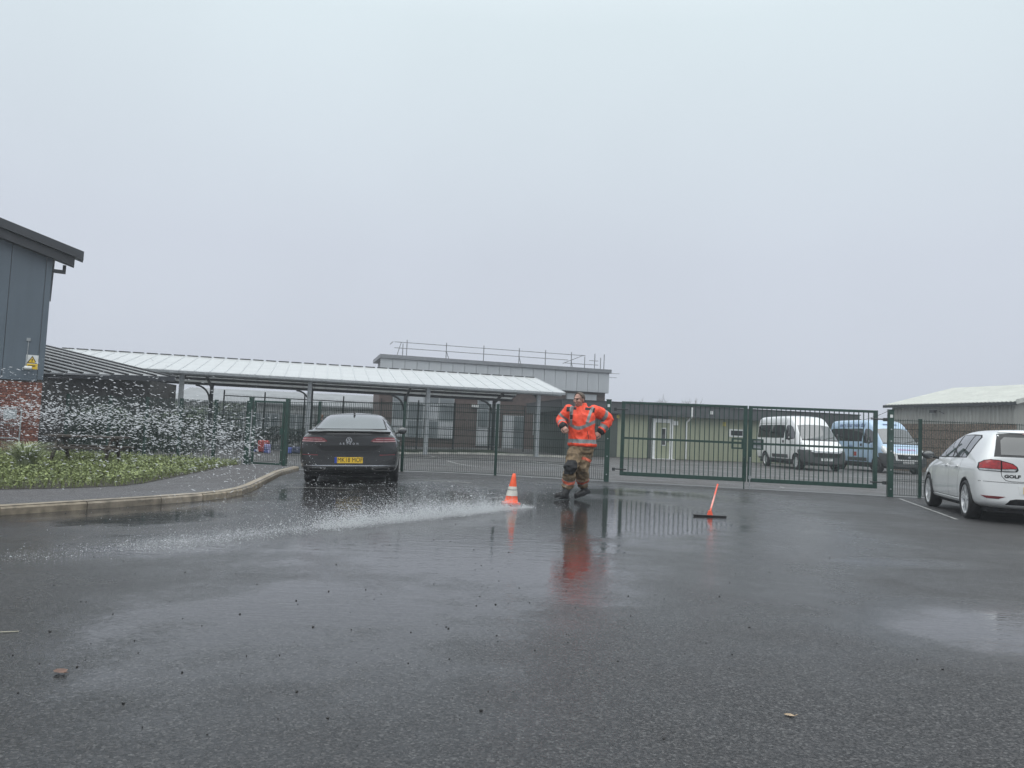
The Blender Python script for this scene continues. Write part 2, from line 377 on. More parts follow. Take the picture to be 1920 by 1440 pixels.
# ------------------------------------------------------------------ fences
FA = math.atan(-0.165)
def wire_panel(L, H, m, step=0.05, r=0.0062, rows=(0.03, 0.35, 0.39, 0.75, 0.95, 1.15, 1.35, 1.55, 1.75), dbl=True):
    s = MB()
    n = int(L / step)
    def thin(p, q):
        p = Vector(p); q = Vector(q); d = (q-p).normalized()
        a = Vector((0, 1, 0)); c = d.cross(a).normalized()
        vs = [x + (a*math.cos(t) + c*math.sin(t))*r for x in (p, q) for t in (0.5, 2.6, 4.7)]
        s.add(vs, [(0, 1, 4, 3), (1, 2, 5, 4), (2, 0, 3, 5)])
    for i in range(n+1):
        x = L * i / n; thin((x, 0, 0.03), (x, 0, H))
    for z in rows:
        if z < H:
            thin((0, 0.006, z), (L, 0.006, z)); 
            if dbl: thin((0, -0.006, z), (L, -0.006, z))
    return s
def fence_post(H, w=0.06):
    s = MB(); s.box((-w/2, -w/2, -0.1), (w/2, w/2, H)); s.box((-w/2-0.006, -w/2-0.006, H), (w/2+0.006, w/2+0.006, H+0.018))
    for z in (0.3, 0.7, 1.1, 1.5): s.tube([(0, -w/2, z), (0, -w/2-0.012, z)], 0.011, 6)
    return s
def fpt(x): return Vector((x, FX(x), g(x)))
def mesh_fence(name, posts, H, label, m=M_GREEN, group=None, skip=()):
    p0 = fpt(posts[0]); root = empty(name, p0, FA, label, 'fence', group)
    pm = fence_post(H + 0.02).mesh('post', m)
    T = Matrix.Rotation(-FA, 3, 'Z')
    L = [T @ (fpt(x) - p0) for x in posts]
    for i, v in enumerate(L):
        if i not in skip: inst('post', pm, root, v)
    for a, c in zip(L, L[1:]):
        ln = (c - a).length - 0.06
        s = wire_panel(ln, H, m); sl = (c.z - a.z)
        s.v = [(x, y, z + sl * x / ln) for x, y, z in s.v]
        o = s.build('mesh_panel', M_GREENW, root, loc=(a.x + 0.03, a.y - 0.045, a.z + 0.02)); o['kind'] = 'stuff'
    return root
mesh_fence('mesh_fence', [-5.87, -5.0, -2.72, -0.32, 2.38], 1.76, 'green welded mesh fence between the footpath gate and the double gates', skip=(0, 4))
mesh_fence('mesh_fence', [-12.3, -11.0, -9.9, -8.9, -7.9, -6.98], 1.74, 'green welded mesh fence along the weedy verge beside the grey clad building')
mesh_fence('mesh_fence', [8.86, 9.47, 12.0, 14.5], 1.78, 'green welded mesh fence in front of the parked white hatchback', skip=(0,))

# pedestrian gate across the path
r = empty('footpath_gate', fpt(-6.9), FA, 'narrow green framed gate of welded mesh at the end of the footpath', 'gate')
for x in (0.0, 1.03):
    s = MB(); s.box((x-0.05, -0.05, -0.1), (x+0.05, 0.05, 1.86)); s.box((x-0.055, -0.055, 1.86), (x+0.055, 0.055, 1.885)); bevel(s.build('gate_post', M_GREEN, r), 0.006)
s = MB(); s.box((0.09, -0.025, 0.12), (0.14, 0.025, 1.80)); s.build('frame_stile', M_GREEN, r)
s = MB(); s.box((0.90, -0.025, 0.12), (0.95, 0.025, 1.80)); s.build('frame_stile', M_GREEN, r)
s = MB(); s.box((0.14, -0.025, 1.75), (0.90, 0.025, 1.80)); s.build('frame_rail', M_GREEN, r)
s = MB(); s.box((0.14, -0.025, 0.12), (0.90, 0.025, 0.17)); s.build('frame_rail', M_GREEN, r)
s = wire_panel(0.76, 1.58, M_GREENW); o = s.build('mesh_panel', M_GREENW, r, loc=(0.14, 0, 0.17)); o['kind'] = 'stuff'
s = MB(); s.box((0.86, -0.05, 0.92), (0.97, 0.05, 1.10)); s.build('lock_box', M_GREEN, r)
s = MB(); s.tube([(0.05, -0.055, 0.3), (0.05, -0.055, 1.55)], 0.018, 8); s.build('galvanised_slip_bar', M_GALV, r)

# double vehicle gates
def gate_leaf(x0, x1, label, meet_right):
    p0 = fpt(x0); L = (x1 - x0) / math.cos(FA)
    r = empty('vehicle_gate', (p0.x, p0.y - 0.02, 0), FA, label, 'gate', 'leaves of the double vehicle gates')
    zb, zt = 0.17, 1.98
    for x, nm in ((0.0, 'stile'), (L-0.09, 'stile')):
        s = MB(); s.box((x, -0.035, zb), (x+0.09, 0.035, zt)); bevel(s.build('frame_stile', M_GREEN, r), 0.006)
    s = MB(); s.box((0.09, -0.034, zb), (L-0.09, 0.034, zb+0.095)); bevel(s.build('bottom_rail', M_GREEN, r), 0.006)
    s = MB(); s.box((0.09, -0.034, zt-0.06), (L-0.09, 0.034, zt)); bevel(s.build('top_rail', M_GREEN, r), 0.006)
    s = MB(); s.box((0.09, -0.030, 1.06), (L-0.09, 0.030, 1.11)); s.build('middle_rail', M_GREEN, r)
    s = MB(); s.box((-0.0095, -0.0095, zb+0.095), (0.0095, 0.0095, zt-0.06)); me = s.mesh('bar', M_GREEN)
    n = 24
    for i in range(n):
        x = 0.09 + (L-0.18) * (i+1) / (n+1); inst('bar', me, r, (x, random.uniform(-0.002, 0.002), 0))
    xm = L - 0.09 if meet_right else 0.09
    sx = -1 if meet_right else 1
    s = MB()                                                     # slotted hand hole by the lock
    a, c = sorted((xm, xm + sx*0.26))
    for q in (((a, -0.045, 1.16), (c, 0.045, 1.195)), ((a, -0.045, 0.94), (c, 0.045, 0.975)), ((a, -0.045, 0.975), (a+0.03, 0.045, 1.16)), ((c-0.03, -0.045, 0.975), (c, 0.045, 1.16))): s.box(*q)
    s.build('hand_hole_box', M_GREEN, r)
    if not meet_right:
        s = MB(); s.box((a+0.035, 0.0, 0.98), (c-0.035, 0.02, 1.155)); s.build('lock_plate', M_GALV, r)
    xb = L - 0.05 if meet_right else 0.05
    s = MB(); s.tube([(xb, -0.05, 0.0), (xb, -0.05, 0.75)], 0.014, 8); s.tube([(xb, -0.05, 0.75), (xb, -0.12, 0.75)], 0.012, 8); s.box((xb-0.03, -0.06, 0.24), (xb+0.03, -0.036, 0.32)); s.build('drop_bolt', M_GALV if not meet_right else M_GREEN, r)
    xh = 0.0 if meet_right else L
    for z in (0.32, 1.78):
        s = MB(); q = -0.20 if meet_right else 0.20
        s.tube([(xh + (0.16 if meet_right else -0.16), -0.045, z), (xh + q*0.75, -0.045, z)], 0.016, 8)
        s.box((xh+q*0.75-0.035, -0.085, z-0.045), (xh+q*0.75+0.035, 0.0, z+0.03)); s.build('hinge', M_DARKST, r)
    return r
gate_leaf(2.72, 5.66, 'green vertical bar gate leaf hung beside the green modular building', True)
gate_leaf(5.69, 8.55, 'green vertical bar gate leaf in front of the minibuses', False)
for x, lab in ((2.40, 'green square gate post with bolts behind the running man'), (8.80, 'green square gate post with bolts near the white hatchback')):
    r = empty('gate_post', fpt(x) + Vector((0, -0.09, 0)), FA, lab, 'post', 'posts of the double vehicle gates')
    s = MB(); s.box((-0.06, -0.06, -0.1), (0.06, 0.06, 1.99)); bevel(s.build('shaft', M_GREEN, r), 0.008)
    s = MB(); s.box((-0.066, -0.066, 1.99), (0.066, 0.066, 2.01)); s.build('cap', M_GREEN, r)
    s = MB(); s.box((-0.03, -0.064, 1.82), (0.03, -0.061, 1.89)); s.build('sticker', M_WHITE, r)
    s = MB(); s.tube([(0, -0.06, 0), (0, -0.073, 0)], 0.017, 8); me = s.mesh('bolt', M_GALV)
    for z in (0.18, 0.62, 1.05, 1.28, 1.55): inst('bolt', me, r, (0.0, 0, z))

# ------------------------------------------------------------------ canopy
CA = R(14); cax = Vector((math.cos(CA), math.sin(CA), 0)); cnr = Vector((-math.sin(CA), math.cos(CA), 0))
c0 = at(1010, 735, 37.0); c0 = Vector((c0.x, c0.y, 0))          # foot of the right front post
CN = empty('covered_walkway', c0, CA, 'long galvanised canopy with white ribbed roof and grey posts', 'canopy')
ZE, ZR, DEP = 3.10, 4.12, 9.6
def cz(lx, ly=0):                                               # ground height under a canopy point
    p = c0 + cax*lx + cnr*ly; return g(p.x)
LX0, LX1 = -22.2, 1.15
M_ROOFP = None
def translucent(name, col):
    m, t, p = new_mat(name); N = t.nodes; L = t.links
    tc = N.new('ShaderNodeTexCoord'); nz = N.new('ShaderNodeTexNoise'); nz.inputs['Scale'].default_value = 1.3; nz.inputs['Detail'].default_value = 6
    L.new(tc.outputs['Object'], nz.inputs['Vector']); cr = N.new('ShaderNodeValToRGB')
    cr.color_ramp.elements[0].position = 0.3; cr.color_ramp.elements[0].color = (*[c*0.88 for c in col], 1); cr.color_ramp.elements[1].color = (*col, 1)
    L.new(nz.outputs['Fac'], cr.inputs[0]); L.new(cr.outputs[0], p.inputs['Base Color']); p.inputs['Roughness'].default_value = 0.22
    tr = N.new('ShaderNodeBsdfTranslucent'); L.new(cr.outputs[0], tr.inputs['Color'])
    mx = N.new('ShaderNodeMixShader'); mx.inputs[0].default_value = 0.32
    L.new(p.outputs[0], mx.inputs[1]); L.new(tr.outputs[0], mx.inputs[2]); L.new(mx.outputs[0], N['Material Output'].inputs[0]); return m
M_ROOFP = translucent('white_polycarbonate', (0.87, 0.885, 0.885))
NP = 38; PW = (LX1 - LX0) / NP
def roofpanel(front):
    s = MB(); w = PW - 0.03
    y0, y1 = (-0.55, DEP/2) if front else (DEP + 0.55, DEP/2)
    k = (ZR - ZE) / (DEP/2 + 0.55)
    s.prism([(0, y0, ZE), (w, y0, ZE), (w, y1, ZR), (0, y1, ZR)], (0, 0, 0.03)); return s.mesh('roof_panel', M_ROOFP)
M_BARW = mat('white_glazing_bar', (0.50, 0.52, 0.53), 0.4, 0.2, var=0.15)
def glbar(front):
    s = MB(); y0, y1 = (-0.60, DEP/2) if front else (DEP + 0.60, DEP/2); z0 = ZE - 0.008
    s.prism([(-0.016, y0, z0), (0.016, y0, z0), (0.016, y1, ZR+0.0), (-0.016, y1, ZR+0.0)], (0, 0, 0.048)); return s.mesh('glazing_bar', M_BARW)
for fr in (True, False):
    pm, bmh = roofpanel(fr), glbar(fr)
    for i in range(NP): inst('roof_panel', pm, CN, (LX0 + i*PW + 0.015, 0, 0))
    for i in range(NP+1): inst('glazing_bar', bmh, CN, (LX0 + i*PW, 0, 0))
s = MB(); 
for i in range(NP): s.box((LX0 + i*PW + 0.06, DEP/2 - 0.07, ZR + 0.035), (LX0 + (i+1)*PW - 0.06, DEP/2 + 0.07, ZR + 0.07))
s.build('ridge_cap', M_DARKST, CN)
for yy, nm in ((-0.02, 'eaves_beam'), (DEP + 0.02, 'eaves_beam')):
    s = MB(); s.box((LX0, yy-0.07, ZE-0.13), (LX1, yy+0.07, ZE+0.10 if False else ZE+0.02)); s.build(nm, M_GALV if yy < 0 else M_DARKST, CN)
s = MB(); s.box((LX0, -0.66, ZE-0.10), (LX1, -0.54, ZE-0.012)); s.build('gutter', M_GALV, CN)
for k in range(1, 6):
    t = k/6
    for sgn in (0, 1):
        y = DEP/2*t; y = y if not sgn else DEP - y
        z = ZE + (ZR-ZE)*(y+0.55 if not sgn else DEP+0.55-y)/(DEP/2+0.55)
        s = MB(); s.box((LX0+0.05, y-0.035, z-0.16), (LX1-0.05, y+0.035, z-0.03)); s.build('purlin', M_DARKST, CN)
POSTX = [0.0, -5.33, -10.66, -16.0, -21.3]
for i, x in enumerate(POSTX):
    gz0 = cz(x)
    s = MB(); s.box((x-0.09, -0.09, gz0-0.1), (x+0.09, 0.09, ZE-0.13)); s.box((x-0.16, -0.16, gz0), (x+0.16, 0.16, gz0+0.02))
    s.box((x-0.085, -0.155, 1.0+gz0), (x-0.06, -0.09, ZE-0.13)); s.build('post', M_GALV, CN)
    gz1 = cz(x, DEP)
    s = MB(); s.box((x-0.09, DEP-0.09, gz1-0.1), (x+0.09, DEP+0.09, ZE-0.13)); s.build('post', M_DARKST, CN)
    for d in (-1,):                                             # curved knee braces at the rear posts
        pts = [(x + d*(0.09 + 0.75*(1-math.cos(a))), DEP, ZE-0.95 + 0.80*math.sin(a)) for a in [math.pi/2*k/6 for k in range(7)]]
        if i == 0 and d > 0: pts = pts[:6]
        s = MB()
        for a, c in zip(pts, pts[1:]): s.bar(a, c, 0.09, 0.12, up=(0, 1, 0))
        s.build('knee_brace', M_DARKST, CN)
    s = MB()
    for a, c in zip([(x, 0.09, ZE-0.30), (x, 0.5, ZE-0.12), (x, DEP/2, ZR-0.22)], [(x, 0.5, ZE-0.12), (x, DEP/2, ZR-0.22), (x, DEP-0.09, ZE-0.25)]): s.bar(a, c, 0.08, 0.16)
    s.build('rafter', M_DARKST, CN)

# tall dark mesh fence on the far side of the canopy
tf0 = c0 + cnr*(DEP - 1.2) + cax*(-15.2)
TF = empty('tall_mesh_fence', (tf0.x, tf0.y, 0), CA, 'tall dark mesh fence with two rails behind the long canopy', 'fence')
for i in range(9):
    x = 2.1*i; zz = g((tf0 + cax*x).x)
    s = MB(); s.box((x-0.035, -0.035, zz-0.05), (x+0.035, 0.035, 2.72)); s.build('post', M_DARKST, TF)
    if i < 8:
        
        for rz_ in (2.40, 1.12): MB().box((x+0.035, -0.02, rz_), (x+2.065, 0.02, rz_+0.05)).build('rail', M_DARKST, TF)
        s = wire_panel(2.03, 2.7, M_GREENW, step=0.07, r=0.0055, rows=(0.2, 0.5, 0.8, 1.4, 1.8, 2.2, 2.6), dbl=False); o = s.build('mesh_panel', M_GREENW, TF, loc=(x+0.035, 0.03, zz)); o['kind'] = 'stuff'
# low planted border with concrete edging under the canopy, lawn behind
M_LAWN = mat('lawn', (0.05, 0.075, 0.03), 0.9, var=0.35, scale=4, bump=0.5, bscale=30)
s = MB(); a = c0 + cax*(-9.3) + cnr*0.3; vs = []
for k in range(10):
    for q in (0.3, 8.6):
        p = c0 + cax*(-9.3 + 1.0*k) + cnr*q; vs.append((p.x, p.y, g(p.x) + 0.02 + (0.02 if q > 1 else 0)))
s.add(vs, [(2*i, 2*i+2, 2*i+3, 2*i+1) for i in range(9)]); tag(s.build('lawn', M_LAWN, smooth=True), kind='structure')
KE = empty('edging_kerb', (c0.x, c0.y, 0), CA, kind='structure')
s = MB(); s.box((0, -0.06, -0.05), (0.90, 0.06, 0.10)); me = s.mesh('edging_stone', mat('pale_edging', (0.42, 0.41, 0.37), 0.7, var=0.25, scale=8))
for i in range(13): inst('edging_stone', me, KE, (-10.2 + 0.92*i, 0.22, cz(-10.2 + 0.92*i) + 0.0))

# ------------------------------------------------------------------ grey clad school block
B0 = at(714, 664, 51.0); B1 = at(1143, 693, 55.3)
BA = math.atan2(B1.y-B0.y, B1.x-B0.x); BL = math.hypot(B1.x-B0.x, B1.y-B0.y); ZT = (B0.z + B1.z)/2
GB = empty('school_block', (B0.x, B0.y, 0), BA, 'flat roofed grey panelled school block with scaffold rails on its roof', 'building')
M_CLAD = mat('pale_grey_cladding', (0.43, 0.45, 0.47), 0.5, var=0.06, scale=1.2, streak=0.10)
M_CLADD = mat('dark_grey_trim', (0.19, 0.20, 0.215), 0.5, var=0.12)
M_DBRICK = mat('dark_brick_far', (0.095, 0.068, 0.060), 0.85, var=0.25, scale=5, bump=0.3, bscale=20)
ZC = 4.25
s = MB(); s.box((0.30, 0.1, ZC), (BL-0.05, 5, ZT-0.25)); s.build('core', M_CLADD, GB)
NPN = 20; w = BL/NPN
s = MB(); s.box((0.012, 0, ZC+0.02), (w-0.012, 0.09, ZT-0.26)); me = s.mesh('cladding_panel', M_CLAD)
for i in range(NPN): inst('cladding_panel', me, GB, (i*w, 0, 0))
s = MB(); s.box((BL-0.05, 0.1, ZC), (BL, 5, ZT-0.26)); s.build('side_cladding', M_CLAD, GB)
s = MB(); s.box((-0.05, -0.12, ZT-0.25), (BL+0.12, 5.1, ZT)); s.build('parapet', M_CLADD, GB)
s = MB(); s.box((0.1, 0.45, -0.1), (BL-0.1, 4.9, ZC)); s.build('ground_floor_wall', M_DBRICK, GB)
M_FRAME = mat('pale_window_frame', (0.34, 0.36, 0.37), 0.5, var=0.08)
M_PANEW = mat('window_pane_far', (0.16, 0.18, 0.19), 0.12, var=0.25, scale=0.8)
def bay(x0, x1, z0, z1, nx, nz, door=False):
    s = MB(); s.box((x0, 0.30, z0), (x1, 0.44, z1)); o = s.build('window', M_FRAME, GB)
    for i in range(nx):
        for j in range(nz):
            a = x0 + (x1-x0)*i/nx + 0.05; c = x0 + (x1-x0)*(i+1)/nx - 0.05; d = z0 + (z1-z0)*j/nz + 0.05; e_ = z0 + (z1-z0)*(j+1)/nz - 0.05
            s = MB(); s.box((a, 0.27, d), (c, 0.298, e_)); s.build('pane', M_PANEW if (i + j) % 3 else M_CLAD, o)
sc = BL/429.0
for (a, c, z0, z1, nx, nz) in ((740, 850, 0.5, 4.0, 4, 3), (893, 935, 0.1, 3.9, 2, 3), (942, 982, 0.0, 2.3, 2, 1), (1095, 1122, 3.1, 4.1, 1, 1), (1062, 1090, 3.1, 4.1, 1, 1), (1000, 1035, 1.0, 3.0, 2, 2)):
    bay((a-714)*sc, (c-714)*sc, z0, z1, nx, nz)
s = MB(); s.box((10.7*0.6, 0.2, 2.75), (10.7*0.6+0.45, 0.44, 2.9)); s.build('wall_light', M_WHITE, GB)
SF = empty('roof_scaffold', (B0.x, B0.y, ZT), BA, 'scaffold tube guard rail standing along the school block roof edge', 'scaffolding')
for i, px in enumerate((745, 752, 823, 892, 959, 1010, 1061, 1088, 1108, 1120, 1127)):
    x = (px-714)*sc + 0.3; hgt = 1.12 if px not in (745, 1088, 1120) else 0.85
    s = MB(); s.tube([(x, 0.35, 0), (x, 0.35, hgt)], 0.03, 6); s.build('standard', M_TUBE, SF)
    if px in (823, 959, 1061): s = MB(); s.tube([(x, 0.35, 0.55), (x+0.35, 1.0, 0)], 0.025, 6); s.build('brace', M_TUBE, SF)
for z, x0, x1 in ((0.92, 0.9, 14.6), (0.52, 0.9, 13.3), (0.30, 13.0, 15.6), (0.6, 14.9, 15.6)):
    s = MB(); s.tube([(x0, 0.30, z), (x1, 0.30, z)], 0.025, 6); s.build('ledger', M_TUBE, SF)
s = MB(); s.tube([(12.9, 0.3, 0.25), (14.5, 0.5, 0.95)], 0.025, 6); s.build('brace', M_TUBE, SF)
s = MB(); s.tube([(1.1, 0.3, 0), (1.35, 0.3, 0.9)], 0.025, 6); s.tube([(0.8, 0.3, 0.92), (0.8, 2.0, 0.92)], 0.025, 6); s.build('brace', M_TUBE, SF)
s = MB(); s.tube([(BL-0.1, 0.3, -0.25), (BL+0.9, 0.3, -0.22)], 0.02, 6); s.tube([(BL-0.1, 0.3, -0.55), (BL+0.7, 0.3, -0.52)], 0.02, 6); s.box((BL-0.2, 0.25, -0.7), (BL-0.02, 0.35, 0.0)); s.build('outrigger', M_TUBE, SF)

# ------------------------------------------------------------------ green modular building
D0 = Vector((3.0, 42.0, 0)); D1 = Vector((20.0, 45.4, 0)); DA = math.atan2(D1.y-D0.y, D1.x-D0.x); DL = (D1-D0).length
MD = empty('modular_building', D0, DA, 'pale green single storey modular building with dark fascia behind the gates', 'building')
M_PGREEN = mat('pale_green_panel', (0.29, 0.31, 0.215), 0.6, var=0.08, scale=2, streak=0.15)
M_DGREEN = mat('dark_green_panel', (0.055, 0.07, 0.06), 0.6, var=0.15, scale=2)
M_FASCIA = mat('charcoal_fascia', (0.055, 0.06, 0.064), 0.5, var=0.15, scale=3)
s = MB(); s.box((0.1, 0.06, -0.05), (DL-0.1, 8, 2.5)); s.build('core', M_DGREEN, MD)
x = 0.0; i = 0; DOORX = (8.65-0.55, 8.65+0.55)
doorx = (at(1243, 800, 43).x - D0.x) / math.cos(DA)
while x < DL - 0.05:
    w = min(0.60, DL - x); cx_ = x + w/2
    if not (doorx-0.62 < cx_ < doorx+0.62):
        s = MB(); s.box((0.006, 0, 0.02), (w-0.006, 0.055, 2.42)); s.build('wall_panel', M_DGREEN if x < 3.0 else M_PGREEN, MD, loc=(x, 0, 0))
    x += w; i += 1
s = MB(); s.box((-0.35, -0.45, 2.40), (DL+0.35, 8.4, 3.0)); s.build('fascia', M_FASCIA, MD)
s = MB(); s.box((-0.40, -0.50, 3.0), (DL+0.40, 8.5, 3.05)); s.build('roof_trim', M_DARKST, MD)
o = MB().box((doorx-0.42, -0.02, 0.02), (doorx+0.42, 0.055, 2.02)).build('door', M_PGREEN, MD)
MB().box((doorx-0.08, -0.045, 0.75), (doorx+0.20, -0.021, 1.75)).build('vision_frame', M_WHITE, o)
MB().box((doorx-0.04, -0.06, 0.80), (doorx+0.16, -0.0455, 1.70)).build('vision_panel', M_GLASS, o)
MB().box((doorx+0.30, -0.06, 0.95), (doorx+0.36, -0.021, 1.10)).build('handle', M_DARKST, o)
s = MB(); s.box((doorx-0.62, -0.05, 0.02), (doorx-0.43, 0.055, 2.25)); s.box((doorx+0.43, -0.05, 0.02), (doorx+0.62, 0.055, 2.25)); s.box((doorx-0.43, -0.05, 2.03), (doorx+0.43, 0.055, 2.25)); s.build('door_frame', M_WHITE, MD)
MB().box((doorx-0.65, -0.30, -0.02), (doorx+0.65, -0.06, 0.03)).build('threshold', M_WHITE, MD)
dpx = (at(1287, 800, 43.2).x - D0.x) / math.cos(DA)
s = MB(); s.tube([(dpx, -0.10, 0.05), (dpx, -0.10, 2.1), (dpx+0.12, -0.30, 2.32), (dpx+0.14, -0.47, 2.42), (dpx+0.14, -0.47, 2.95)], 0.055, 8); s.build('downpipe', M_WHITE, MD)
wx = (at(1385, 800, 43.6).x - D0.x) / math.cos(DA)
o = MB().box((wx-0.45, -0.03, 1.42), (wx+0.45, 0.055-0.06, 1.86)).build('window', M_WHITE, MD); MB().box((wx-0.36, -0.045, 1.50), (wx+0.36, -0.031, 1.78)).build('pane', M_GLASS, o)
yx = (at(1361, 790, 43.5).x - D0.x) / math.cos(DA)
M_SIGNY = mat('sign_yellow', (0.70, 0.58, 0.10), 0.5, var=0.05)
MB().box((yx-0.08, -0.02, 2.0), (yx+0.08, -0.003, 2.24)).build('safety_notice', M_SIGNY, MD)
ax = (at(1268, 790, 43.0).x - D0.x) / math.cos(DA); MB().box((ax-0.12, -0.12, 1.92), (ax+0.12, -0.003, 2.16)).build('alarm_box', M_WHITE, MD)
lx = (at(1329, 773, 43.0).x - D0.x) / math.cos(DA)
for q in (0, 0.11): MB().box((lx+q, -0.53, 2.62), (lx+q+0.06, -0.455, 2.80)).build('fascia_vent', M_WHITE, MD)
x2 = (at(1158, 783, 42.6).x - D0.x) / math.cos(DA); MB().box((x2-0.06, -0.02, 2.16), (x2+0.10, -0.003, 2.34)).build('safety_notice', M_SIGNY, MD)
s = MB(); s.tube([(DL+0.35, -0.3, 2.78), (DL+0.75, -0.45, 2.70)], 0.04, 6); s.box((DL+0.62, -0.55, 2.62), (DL+0.82, -0.4, 2.72)); s.build('bracket_lamp', M_DARKST, MD)

# ------------------------------------------------------------------ corrugated shed, right
S0 = Vector((20.85, 42.0, 0)); S1 = Vector((23.15, 35.2, 0)); SA = math.atan2(S1.y-S0.y, S1.x-S0.x); SL = (S1-S0).length
SH = empty('corrugated_shed', S0, SA, 'pale corrugated shed with shallow pitched roof and brown pebbledash lower wall', 'shed')
M_CORR = mat('pale_corrugated_sheet', (0.30, 0.30, 0.275), 0.6, var=0.08, scale=2, streak=0.2)
M_CROOF = mat('pale_roof_sheet', (0.52, 0.53, 0.49), 0.5, var=0.1, scale=1.5, streak=0.12)
M_PEB = mat('brown_pebbledash', (0.155, 0.115, 0.088), 0.95, var=0.75, scale=17, bump=0.8, bscale=25, streak=0.3, detail=8)
def corr(p0, p1, up, depth, pitch, name, m, parent, nrm):       # ribbed sheet between two feet, rising by 'up'
    p0 = Vector(p0); p1 = Vector(p1); up = Vector(up); d = (p1-p0); L = d.length; d /= L; nr = Vector(nrm).normalized()
    s = MB(); vs = []; n = int(L/pitch)
    for k in range(n):
        for t, h in ((0, 0), (0.35, 0), (0.5, depth), (0.85, depth)):
            q = p0 + d*((k+t)*L/n) + nr*h; vs += [q, q+up]
    vs += [p1, p1+up]; c = len(vs)//2
    s.add(vs, [(2*i, 2*i+2, 2*i+3, 2*i+1) for i in range(c-1)]); return s.build(name, m, parent)
MB().box((0, -0.02, -0.1), (SL, 9.0, 3.42)).build('core', M_CORR, SH)
corr((0, -0.021, 2.50), (SL, -0.021, 2.50), (0, 0, 0.98), 0.04, 0.20, 'wall_sheeting', M_CORR, SH, (0, -1, 0))
MB().box((-0.03, -0.09, -0.1), (SL+0.03, -0.021, 2.50)).build('pebbledash_wall', M_PEB, SH)
RIDY, ZSR = 4.6, 4.72
corr((-0.30, -0.30, 3.50), (SL+0.25, -0.30, 3.50), (0, RIDY+0.30, ZSR-3.50), 0.045, 0.21, 'roof_sheeting', M_CROOF, SH, (0, -0.25, 1))
corr((SL+0.25, 2*RIDY+0.30, 3.50), (-0.30, 2*RIDY+0.30, 3.50), (0, -RIDY-0.30, ZSR-3.50), 0.045, 0.21, 'roof_sheeting', M_CROOF, SH, (0, 0.25, 1))
s = MB(); s.prism([(0, 0, 3.42), (0, RIDY*2, 3.42), (0, RIDY, ZSR-0.06)], (SL, 0, 0)); s.build('gable', M_CORR, SH)
MB().box((-0.32, -0.36, 3.36), (SL+0.27, -0.305, 3.50)).build('gutter', M_DARKST, SH)
s = MB(); s.prism([(SL+0.24, -0.34, 3.40), (SL+0.24, -0.34, 3.62), (SL+0.24, RIDY, ZSR+0.10), (SL+0.24, RIDY, ZSR-0.12)], (0.05, 0, 0)); s.build('barge_board', M_CROOF, SH)
s = MB(); s.tube([(2.9, -0.05, 3.18), (2.9, -0.22, 3.16)], 0.03, 6); s.box((2.75, -0.38, 3.05), (3.02, -0.22, 3.20)); s.tube([(3.05, -0.05, 3.15), (3.35, -0.06, 3.02)], 0.015, 5); s.build('flood_lamp', M_DARKST, SH)
wp0 = D0 + Vector((math.cos(DA), math.sin(DA), 0))*(DL+0.7) + Vector((0, -0.4, 2.75)); wp1 = S0 + Vector((0.0, 0.0, 3.30))
s = MB(); s.tube([wp0.lerp(wp1, k/8) - Vector((0, 0, 0.05*math.sin(math.pi*k/8))) for k in range(9)], 0.014, 5)
tag(s.build('overhead_cable', M_INK), 'thin black cable strung between the modular building and the corrugated shed', 'cable')

# ------------------------------------------------------------------ low classroom block far left, seen under the canopy
K0 = Vector((-24.0, 55.0, g(-24))); KA = R(4)
LB = empty('low_classroom_block', K0, KA, 'low classroom block with white ribbed band and grey roof seen under the canopy', 'building')
M_LROOF = mat('grey_felt_roof', (0.24, 0.25, 0.26), 0.7, var=0.15, scale=1.5)
MB().box((0, 0.1, -0.1), (15.0, 8, 2.3)).build('wall', mat('render_grey', (0.20, 0.20, 0.195), 0.8, var=0.15, scale=2), LB)
corr((0, 0.0, 1.95), (15.0, 0.0, 1.95), (0, 0, 0.55), 0.03, 0.22, 'ribbed_band', mat('white_ribbed_band', (0.50, 0.51, 0.50), 0.6, var=0.1, streak=0.2), LB, (0, -1, 0))
s = MB(); s.prism([(-0.4, -0.5, 2.5), (-0.4, -0.5, 2.62), (-0.4, 4, 3.65), (-0.4, 8.5, 2.62), (-0.4, 8.5, 2.5)], (15.8, 0, 0)); s.build('roof', M_LROOF, LB)
for i in range(6):
    x = 0.6 + 2.45*i; o = MB().box((x, 0.0, 0.35), (x+1.9, 0.09, 1.9)).build('window', M_FRAME, LB)
    for j in range(3): MB().box((x+0.06+j*0.62, -0.03, 0.42), (x+0.54+j*0.62, -0.002, 1.83)).build('pane', M_PANEW, o)
